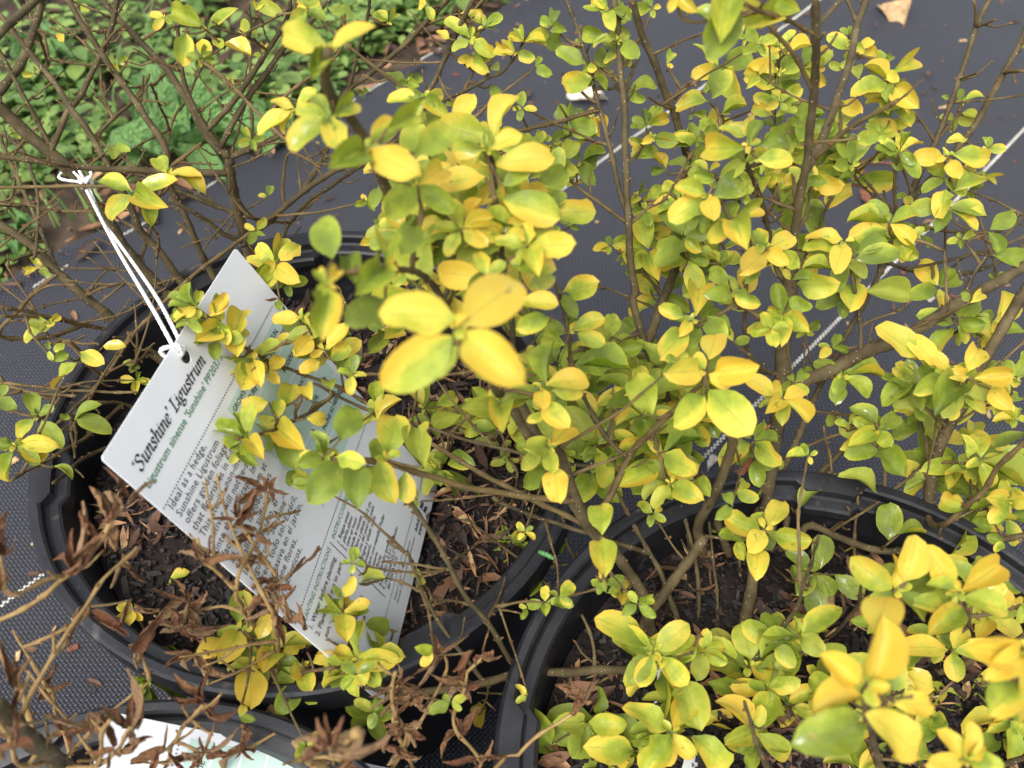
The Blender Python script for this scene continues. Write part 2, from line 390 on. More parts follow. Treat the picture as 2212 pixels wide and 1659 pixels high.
# ------------------------------------------------------------------ traced shrubs
# Z origin and scale of the enlarged photo crop the numbers were read in; S shrub;
# B branch: depth at start, depth at end ('s' = on the soil), radii in 0.1 mm, bark kind, points;
# @ node the leaves spring from: x y depth; then one leaf per line: [base x y] tip x y, width, colour
TRACE = """
Z 0 0 .4973
S A
B s .47 26 20 k 1660 1950 1580 1560 1500 1250 1470 1010
B .49 .44 17 9 k 1470 1010 1330 870 1200 640 1090 470 960 330 830 190 690 40 640 -40
B .49 .42 12 6 k 1450 960 1280 740 1180 520 1150 260 1150 150 1290 180
B .49 .47 12 8 k 1480 1020 1590 960 1720 900 1850 850 2000 790
B .48 .42 12 8 k 1465 930 1520 740 1650 540 1830 300 1990 130 2120 -20
B .48 .42 11 7 k 1370 830 1500 640 1640 430 1770 250 1850 80 1860 -30
B s .45 30 24 k 1080 1900 840 1649 720 1450 600 1300 480 1130 300 960 130 820 0 690 -60 640
B .46 .42 16 12 k 270 -20 120 110 0 230 -60 280
B .52 .43 14 9 k 1100 1060 1060 950 930 740 830 600 720 450 620 290 500 120 420 -40
B .50 .43 12 8 k 310 970 360 890 430 740 520 600 620 400 700 230 740 60 750 -30
B .52 .44 12 9 k 690 1040 560 830 440 680 330 500 160 300 0 100 -60 40
B .49 .42 14 9 k 1470 1120 1200 1100 900 1090 560 1070 220 1030 0 1000 -80 990
B .47 .46 7 6 t 720 1195 560 1190 300 1195 0 1195 -60 1195
B .50 .47 9 7 k 1520 1390 1350 1310 1100 1210 900 1180
B .51 .44 9 7 k 320 930 240 780 170 650 80 480 0 330 -50 250
B s .47 20 14 k 1150 1850 1050 1649 900 1480 840 1340 760 1150
B s .47 18 11 k 1370 1850 1300 1640 1200 1420 1100 1200 1060 1090
B .52 .46 13 10 k 1590 1530 1700 1440 1850 1300 2060 1150 2300 1020
B .52 .47 10 7 k 1830 1470 1850 1440 1980 1290 2212 1130 2400 1000
B .49 .46 6 4 t 1830 1350 1810 1200 1840 1000 1900 990 1990 1030 2060 1080
B .52 .48 6 5 t 690 740 660 600 640 430
B .52 .48 7 5 t 1590 920 1600 560 1600 240 1610 150
B .54 .49 8 6 t 540 960 640 840 830 670 900 580 960 470
B .52 .47 9 6 t 1060 1090 1200 990 1300 910
B .52 .47 10 8 k 1560 1570 1450 1510 1300 1400 1080 1280
B .52 .48 6 4 t 1080 840 1030 690 960 540
B .53 .47 9 6 k 0 870 130 950 200 1100 240 1300 230 1600 210 1660
B .49 .47 6 4 t 1700 1500 1600 1380 1530 1280
B .49 .47 7 5 t 1900 1450 1700 1410 1560 1390
B .55 .5 7 5 t 200 170 260 260 310 420
B .55 .5 7 5 t 320 500 280 230 200 120 170 0
B .55 .5 7 5 t 1100 800 1200 640 1300 400 1400 250
B .55 .5 6 4 t 100 1000 200 850 280 780
B .56 .5 6 4 t 0 1300 200 1330 420 1350 640 1360
B .53 .5 6 4 t 900 1480 760 1400 700 1330
B .53 .5 6 4 t 1230 1560 1160 1440 1130 1430
@ 1330 190 .40
1090 70 130 l
1190 215 1170 420 120 h
1290 250 1330 370 90 y
1520 40 80 h
1390 250 1410 310 70 l
1430 290 1610 360 60 y
1400 130 30 g
1260 130 60 l
1450 170 40 g
@ 860 1235 .40
640 1130 110 h
1140 1150 100 h
680 1400 110 h
1080 1330 140 h
980 1440 90 l
@ 1070 1120 .42
1010 1010 110 l
1290 1130 60 Y
1320 1210 80 h
@ 1895 695 .33
1730 640 75 y
2030 565 70 l
1660 870 100 y
1800 845 60 y
@ 1610 200 .42
1530 150 90 l
1650 240 60 g
@ 1060 110 .45
960 90 40 y
980 190 50 y
1100 150 40 g
@ 520 20 .46
490 30 50 l
560 80 50 l
@ 380 200 .46
400 265 50 Y
350 170 40 g
@ 1650 20 .42
1790 80 90 o
1640 60 70 y
@ 1900 0 .4
1995 75 50 Y
2070 130 60 g
@ 220 470 .5
140 480 40 o
240 430 40 o
@ 1440 490 .47
1500 560 40 o
@ 2212 90 .36
2120 30 90 g
Z 0 700 .5064
S A
B s .47 22 18 k 1000 895 850 760 700 620 560 500 360 330 200 170 0 30 -80 -40
B s .49 9 7 k 1120 760 1080 590 1000 480 900 340 720 130 640 20
B .46 .44 8 6 t 1800 -10 1480 150 1180 380 900 660 790 800 640 1010 480 1180 300 1330
B .45 .42 7 5 t 650 1000 560 930 500 830 430 760
B .46 .44 9 6 t 820 750 600 680 380 630 170 580 0 545 -40 540
B .46 .44 8 5 t 640 700 420 630 200 610 0 610
B .46 .43 7 5 t 0 1040 160 1045 420 1070 640 1080 860 1085
B .44 .42 7 5 t 0 1090 240 1090 480 1110
B .46 .44 9 6 t 0 730 100 590 200 470 360 350
B .49 .46 6 4 t 550 490 680 420 800 400 870 430
B .43 .40 8 5 t 780 1210 560 1350 360 1480 200 1560 60 1650
B s .42 9 6 k 700 1410 560 1480 420 1590 330 1660
B s .42 7 5 t 800 1180 700 1150 480 1240 450 1300 470 1500
B .47 .44 6 4 t 1000 780 880 880 820 950
B .46 .44 5 4 t 320 740 460 770 620 790
@ 545 880 .42
510 840 640 900 100 h
650 800 790 800 70 y
490 900 320 1060 60 h
@ 320 650 .46
170 650 70 o
370 600 50 y
250 700 50 o
140 760 60 l
330 670 60 y
@ 300 770 .46
310 815 40 g
405 780 340 830 50 l
@ 240 1240 .42
190 1080 100 g
340 1170 50 g
260 1270 380 1440 120 l
110 1390 80 h
@ 100 1430 .38
140 1400 350 1430 110 y
310 1480 130 y
0 1400 90 g
250 1540 80 g
40 1650 90 h
150 1380 60 l
-80 1420 90 g
@ 460 1270 .42
480 1240 700 1340 110 g
620 1150 50 g
@ 420 1220 .43
400 1260 60 g
@ -20 1120 .42
90 1190 90 g
40 1040 60 g
@ 330 1550 .42
460 1620 50 l
@ 860 920 .47
770 900 40 g
820 960 50 g
870 940 30 g
S B
B .40 .37 12 5 t 2200 1090 2000 1010 1850 950 1730 920 1650 860 1480 760 1380 680 1280 590 1200 540
@ 1230 540 .36
1050 530 70 g
1190 390 60 g
1260 440 60 l
1080 630 60 y
1170 610 60 y
1060 470 50 g
@ 1310 620 .36
1430 460 100 Y
1350 590 1390 480 90 h
1250 600 1190 620 50 Y
@ 1390 660 .36
1230 760 140 Y
1200 790 80 l
1430 780 80 l
@ 1480 760 .365
1460 770 1530 560 140 Y
1530 660 120 h
1490 860 130 Y
1420 780 80 h
@ 1590 880 .37
1420 930 120 h
1540 970 100 g
1520 1060 150 y
1630 1030 110 Y
1570 810 90 y
@ 1690 950 .37
1780 860 90 Y
1620 960 60 Y
1750 1030 70 y
1650 920 60 Y
1740 930 40 y
@ 1910 620 .37
1710 630 90 Y
1960 730 1860 850 120 Y
1980 760 1840 850 80 h
@ 2040 820 .37
2060 810 2170 660 90 Y
2080 880 2200 780 100 h
2010 890 1890 960 90 Y
1950 860 50 Y
@ 1730 290 .41
1550 240 90 h
1770 120 110 h
1620 150 90 l
1890 160 1770 250 110 y
1860 380 120 y
1730 270 1640 320 80 y
1590 400 100 g
1620 430 120 l
B .47 .41 5 4 t 1760 490 1750 330 1740 300
@ 1750 500 .46
1670 500 40 b
1760 570 50 g
@ 2080 1080 .38
2065 1000 95 o
@ 1900 1100 .375
1780 1180 1850 1030 140 h
1960 1140 1920 1020 90 y
@ 1740 1260 .375
B .38 .355 9 5 t 2100 1120 1960 1210 1780 1300 1600 1360 1480 1380
1690 1150 1480 1190 110 Y
1760 1130 90 l
1930 1250 2060 1260 90 y
1750 1320 1900 1440 170 Y
1770 1350 1850 1550 150 g
@ 1560 1370 .355
1340 1310 100 g
1590 1150 90 l
1470 1210 80 g
1650 1500 110 Y
1560 1530 90 l
1450 1450 60 g
1480 1300 40 g
Z 1000 0 .5425
S B
B .33 .235 22 14 k 760 1420 640 1310 520 1270 440 1130 350 940 230 720 130 600 60 430 90 300
@ 80 290 .24
70 280 -190 175 170 y
110 270 370 150 105 y
20 400 90 l
-10 470 110 g
@ 100 690 .25
-10 560 110 g
240 600 130 l
150 870 150 y
-110 640 110 l
-150 870 120 h
60 800 90 g
@ 310 880 .245
90 990 170 g
170 960 110 l
330 840 480 690 130 h
600 1020 190 Y
430 760 590 660 140 l
590 900 830 740 170 l
400 1000 60 h
@ 650 570 .34
430 600 90 h
770 550 75 h
600 720 80 h
790 690 95 h
540 530 60 g
700 640 60 g
B .38 .34 10 7 t 640 760 600 690 650 580
@ 870 640 .47
940 605 50 g
920 690 50 g
840 720 60 g
770 620 40 l
850 590 35 g
880 725 40 g
S A
B .50 .44 12 8 k 180 560 330 440 480 310 640 160 790 0 830 -40
B .50 .45 8 6 k 180 530 230 430 280 230 320 60 330 -30
B .48 .43 11 8 k 540 790 620 620 700 490 770 350 830 200 900 70 950 -30
B .48 .43 8 4 k 600 660 720 610 880 540 1020 465 1110 420 1180 330 1230 250 1290 160
B .49 .46 5 4 t 900 520 935 430 940 380
B .49 .46 5 4 t 1020 460 1050 350 1060 320
@ 550 480 .49
420 430 60 d
640 450 60 g
480 510 50 g
620 510 60 l
570 440 40 g
@ 290 540 .5
270 565 30 g
315 520 40 g
@ 1000 160 .44
870 60 55 l
940 55 70 h
1110 90 60 l
1060 150 50 g
990 80 40 g
@ 920 230 .44
810 300 60 l
860 160 60 g
980 190 60 l
930 150 40 g
1070 320 90 h
800 230 720 180 50 y
770 110 60 l
@ 930 330 .45
850 360 50 y
1020 420 90 h
1040 340 60 g
900 390 40 y
@ 1185 310 .43
1065 270 75 y
1100 310 40 y
1300 350 70 h
1140 240 60 l
@ 1235 245 .43
1400 210 80 l
1365 265 50 y
1200 160 60 l
1145 210 50 y
@ 1090 420 .45
1050 370 60 o
@ 1035 495 .46
1110 600 65 g
@ 250 110 .46
120 40 90 g
@ 440 130 .46
480 80 60 l
340 80 50 l
370 60 40 l
@ 660 30 .44
620 10 80 y
700 120 50 l
Z 1000 0 .5425
S B
B .35 .29 12 6 k 1170 1930 1130 1750 1110 1480 1090 1300 1070 1150 1050 980 1015 870
"""
TRACE += """
@ 1020 880 .285
800 885 110 h
1225 780 95 Y
950 775 60 o
1040 765 60 g
930 900 70 h
@ 1045 970 .285
1420 920 165 Y
1110 1090 1280 990 90 g
@ 1070 1180 .285
1115 1170 1450 1280 190 h
1010 1040 700 1090 150 Y
@ 1090 1300 .29
1140 1300 1420 1370 150 o
1060 1330 820 1400 170 h
@ 1110 1480 .295
1040 1480 830 1580 120 l
B .36 .30 9 6 k 790 1760 800 1659 800 1400 800 1160
@ 800 1170 .30
980 1100 150 l
620 1080 90 l
600 1150 90 d
@ 800 1330 .30
600 1330 85 y
960 1400 820 1490 50 y
640 1420 110 g
@ 620 1310 .27
520 1470 165 g
@ 700 1360 .31
700 1560 120 g
@ 400 1090 .46
335 1220 70 g
@ 380 1400 .40
425 1280 80 l
270 1440 70 y
@ 110 1540 .24
40 1255 185 g
B .50 .42 11 8 k 1830 1290 1790 1100 1750 900 1700 700 1640 500 1590 290 1530 120 1480 0 1470 -30
B s .40 20 13 k 1960 2050 1920 1940 1890 1700 1860 1500 1840 1200 1830 800 1810 500 1790 200 1770 50 1760 -30
B .46 .38 20 14 k 2270 1150 2200 950 2110 650 2010 400 1930 200 1870 0 1860 -30
B .47 .43 8 5 t 1820 1330 1700 1210 1545 1090 1420 980
B .47 .43 7 5 t 1860 1300 1960 1220 2050 1180 2160 1000 2200 940
B .45 .42 8 5 t 1790 500 1700 400 1610 390
B .45 .42 8 5 t 1830 560 1870 420 1910 340
B .42 .40 7 5 t 2075 640 2010 600 1960 560
B .42 .40 7 5 t 2110 570 2180 520 2212 480
B .46 .42 7 5 t 1640 600 1600 570 1565 530
B .46 .42 7 5 t 1590 290 1500 240 1400 160
B .46 .43 7 5 t 1720 880 1640 830 1560 800 1500 740
B .47 .44 6 4 t 1860 980 1920 880 1980 790
@ 1590 280 .42
1460 250 1365 245 100 g
1530 250 60 o
@ 1400 150 .42
1330 110 60 g
1425 45 65 g
1485 185 65 g
1350 130 50 l
@ 1730 60 .40
1620 20 90 h
1650 -20 60 h
1820 10 75 g
1755 160 80 l
1865 125 60 g
@ 1785 240 .40
1720 210 1578 190 95 g
1640 255 40 o
1845 205 50 o
1815 240 1900 345 95 g
@ 1605 385 .41
1422 290 85 g
1640 370 1755 310 120 g
1665 410 55 h
1640 460 1455 495 125 h
@ 1785 490 .42
1755 430 50 g
1840 455 60 g
@ 1840 540 .42
2020 490 70 l
1950 590 70 g
@ 1505 725 .43
1425 630 90 w
1550 615 100 w
1655 780 125 w
1470 780 50 g
@ 1640 690 .43
1620 635 50 y
1725 745 45 y
1680 800 60 y
@ 1955 740 .43
1870 690 50 g
2045 625 60 g
1925 640 40 g
2080 690 70 h
1860 745 40 g
1960 655 45 g
@ 1990 805 .43
2140 840 90 g
1935 835 50 y
2130 865 40 y
@ 1890 930 .43
2010 880 80 g
1960 860 50 g
@ 2075 1000 .44
1980 915 45 y
1985 1000 55 g
@ 1395 870 .43
1490 785 55 g
1330 830 1270 810 30 g
1330 830 1340 780 30 g
1330 830 1400 805 35 g
@ 1450 950 .42
1540 820 100 o
1545 1010 95 o
1400 960 1270 1050 90 o
1365 955 45 y
1445 950 45 y
@ 1570 950 .44
1645 1080 95 d
1530 890 60 g
1660 960 80 g
1720 900 60 g
@ 1545 1080 .44
1455 1060 45 y
1595 1040 45 y
@ 1900 1150 .45
1965 1200 2050 1085 85 l
1860 1195 55 l
1940 1100 60 g
@ 1950 1240 .45
2055 1290 70 y
1870 1250 50 g
@ 1930 1395 .46
2040 1300 85 g
1755 1440 95 g
2000 1360 2100 1380 85 Y
2110 1460 90 o
@ 2000 1580 .46
2105 1490 80 g
1880 1560 70 g
1790 1500 50 g
2160 1600 90 g
S A
B .60 .57 6 4 t 1180 1440 1330 1410 1420 1380 1500 1340 1550 1300
@ 1500 1330 .57
1450 1260 55 g
1580 1275 40 g
1560 1345 30 g
@ 1400 1380 .58
1440 1330 40 g
1470 1390 35 g
@ 1300 1410 .58
1230 1425 45 g
1280 1455 40 g
1370 1445 35 g
1250 1390 35 g
Z 2100 0 .5262
S B
B .40 .30 19 13 k 800 1530 820 1420 850 1250 890 1000 915 800 940 560 950 300 950 0 950 -40
B .45 .40 17 13 k 900 1030 950 930 1020 760 1090 560 1150 400 1210 130 1260 0 1275 -40
B .39 .34 11 8 t 920 970 1100 820 1250 720 1450 605
B .50 .43 14 10 k 1380 1530 1400 1480 1500 1230 1600 1020 1680 850 1740 700 1830 460 1930 150 2000 0 2015 -40
B .46 .42 18 13 k 1400 1430 1480 1260 1620 1110 1750 990 1860 830 1960 680 2100 430 2212 200 2260 90
B .32 .275 9 6 t 930 190 800 140 600 60 490 10
B .35 .31 9 7 t 920 560 880 450 780 280 700 180 640 90
B .31 .31 10 7 k 970 150 1000 110 1080 20 1120 -30
B .45 .42 6 5 t 1735 1640 1745 1320 1765 1000
B .46 .42 8 6 t 1410 1320 1430 1150 1440 1010 1455 920
B .46 .44 7 5 t 1310 1210 1220 1110 1170 1010 1160 900
B .45 .42 6 4 t 700 720 720 500 740 270 750 200
B .44 .42 6 5 t 390 760 340 660 300 610
B .40 .34 11 8 k 670 1420 640 1300 610 1170 540 1000 550 900
B .46 .44 8 6 k 2300 1400 2212 1430 1980 1520 1700 1590 1500 1630
B .46 .43 7 5 t 1400 1370 1560 1370 1730 1400 1940 1410 2100 1400
B .46 .44 9 7 k 1940 1640 1960 1600 2100 1420 2212 1290
B .46 .44 7 5 t 670 1300 700 1200 740 1010
B .46 .43 6 4 t 1680 850 1580 720 1500 630 1400 500
B .47 .44 6 4 t 1690 850 1780 740 1840 620
B .48 .45 7 5 k 880 1600 900 1540 1010 1280 1060 1150
B .45 .43 6 4 t 850 1430 870 1350 910 1180 920 1100
B .45 .43 6 4 t 1190 1050 1280 980 1340 920
B .42 .41 9 7 t 2110 450 2212 430
B .43 .42 6 4 t 1850 510 1940 440
B .43 .42 7 5 t 1920 160 1905 0
B .43 .42 6 5 t 1960 170 2040 115
B .42 .40 8 6 k 1190 130 1140 0
B .40 .36 9 6 k 480 1280 475 1210 300 1180
B .44 .42 8 6 t 20 640 130 530 190 500
B .44 .42 9 7 t 830 1300 820 1150 815 1030
@ 490 10 .275
430 -50 370 245 190 l
480 50 290 335 200 w
@ 700 80 .30
565 150 140 l
690 10 850 70 120 l
@ 110 -30 .30
235 70 80 y
60 70 60 y
@ 735 290 .42
730 355 605 270 80 h
780 330 925 265 60 y
610 225 40 l
825 180 50 l
@ 722 440 .42
525 425 85 Y
710 530 520 465 95 h
865 380 85 g
@ 715 635 .42
570 580 75 h
875 530 95 h
@ 700 705 .42
558 640 80 h
840 650 60 l
@ 890 748 .43
850 595 95 g
785 725 60 g
1065 775 85 g
1005 690 40 g
850 850 90 g
@ 310 612 .42
320 595 400 412 140 g
105 650 85 h
@ 375 690 .42
535 640 50 h
420 670 50 l
@ 370 790 .42
240 735 90 w
275 790 70 g
@ 240 860 .43
190 740 60 g
30 870 90 g
100 830 80 h
@ 545 880 .33
520 900 265 900 170 h
540 830 500 700 160 Y
600 880 820 800 150 w
600 960 822 965 120 h
520 830 362 775 70 l
620 730 80 g
@ 660 960 .35
735 1045 60 y
690 1030 50 g
@ 300 1180 .33
95 1130 105 h
325 1190 540 1075 175 w
340 1090 210 1050 70 g
60 1340 135 h
330 1330 115 Y
@ 450 1320 .335
520 1490 180 h
610 1255 110 h
310 1475 110 h
@ 655 1500 .36
825 1430 115 Y
590 1380 90 l
770 1600 95 Y
640 1530 510 1640 145 Y
760 1520 840 1620 95 l
620 1480 600 1530 60 l
@ 370 1600 .43
240 1390 190 o
220 1400 90 1390 110 g
90 1440 10 1580 80 o
@ 1395 1350 .42
1280 1210 85 g
1580 1280 90 l
1390 1390 1145 1450 110 h
1140 1340 60 l
1545 1475 90 Y
@ 1745 1255 .42
1700 1240 1520 1270 110 g
1730 1150 1715 1310 125 h
1990 1270 100 g
1990 1310 1850 1300 50 y
1935 1395 60 h
1680 1390 90 d
@ 1995 1395 .42
2160 1290 115 g
2070 1540 80 g
@ 2010 1540 .42
2240 1580 110 g
@ 1125 1460 .40
1115 1450 890 1435 100 Y
1100 1480 875 1500 100 l
1070 1640 125 Y
1195 1570 1460 1520 125 g
1200 1530 1370 1430 110 d
1040 1634 870 1620 70 l
@ 945 1105 .42
1115 1125 125 Y
850 1050 765 1110 80 Y
925 1000 40 y
1060 1150 40 y
@ 745 1240 .42
770 1138 80 s
@ 1165 1000 .43
1240 805 135 w
1120 840 110 g
1060 1000 80 g
@ 1100 790 .43
1120 670 90 o
1250 760 1450 800 100 h
1000 800 60 g
@ 1110 615 .43
1220 680 105 Y
@ 1395 490 .41
1160 580 120 h
1435 520 1565 650 130 Y
1410 445 1555 345 115 h
1330 370 1265 290 80 Y
1380 425 1445 495 65 Y
1350 430 1270 420 50 g
1240 400 60 y
1490 510 60 l
1380 605 70 g
1210 480 1190 380 75 o
@ 1370 380 .41
1330 300 40 g
1420 330 45 g
1385 330 35 g
1340 350 40 g
@ 1500 640 .42
1320 680 80 l
1340 600 1260 560 50 h
1370 625 1250 625 40 y
1525 690 30 y
@ 1160 260 .41
1150 300 1025 205 75 h
1205 290 1300 240 60 y
1090 225 45 l
1240 320 60 l
1150 210 1100 170 30 g
1150 210 1160 155 30 g
1150 210 1185 185 30 g
@ 1120 425 .42
1030 380 50 l
@ 1455 925 .42
1310 890 75 g
1320 850 55 h
1600 850 60 y
1560 990 70 w
1530 800 35 g
1480 790 30 g
1580 1080 85 g
1500 830 40 y
@ 1745 950 .42
1530 950 110 Y
1785 935 2015 960 130 h
1740 860 1865 835 60 y
1760 970 1815 1080 90 Y
1680 975 40 y
1790 1150 1970 1010 150 h
1960 1060 2032 1070 70 y
@ 1990 900 .43
2105 900 60 h
1960 830 35 g
2010 825 35 g
@ 1840 615 .45
1820 540 50 g
1980 570 50 l
1830 690 1942 715 50 l
1760 600 1715 578 30 g
@ 2180 280 .43
2220 270 40 g
"""
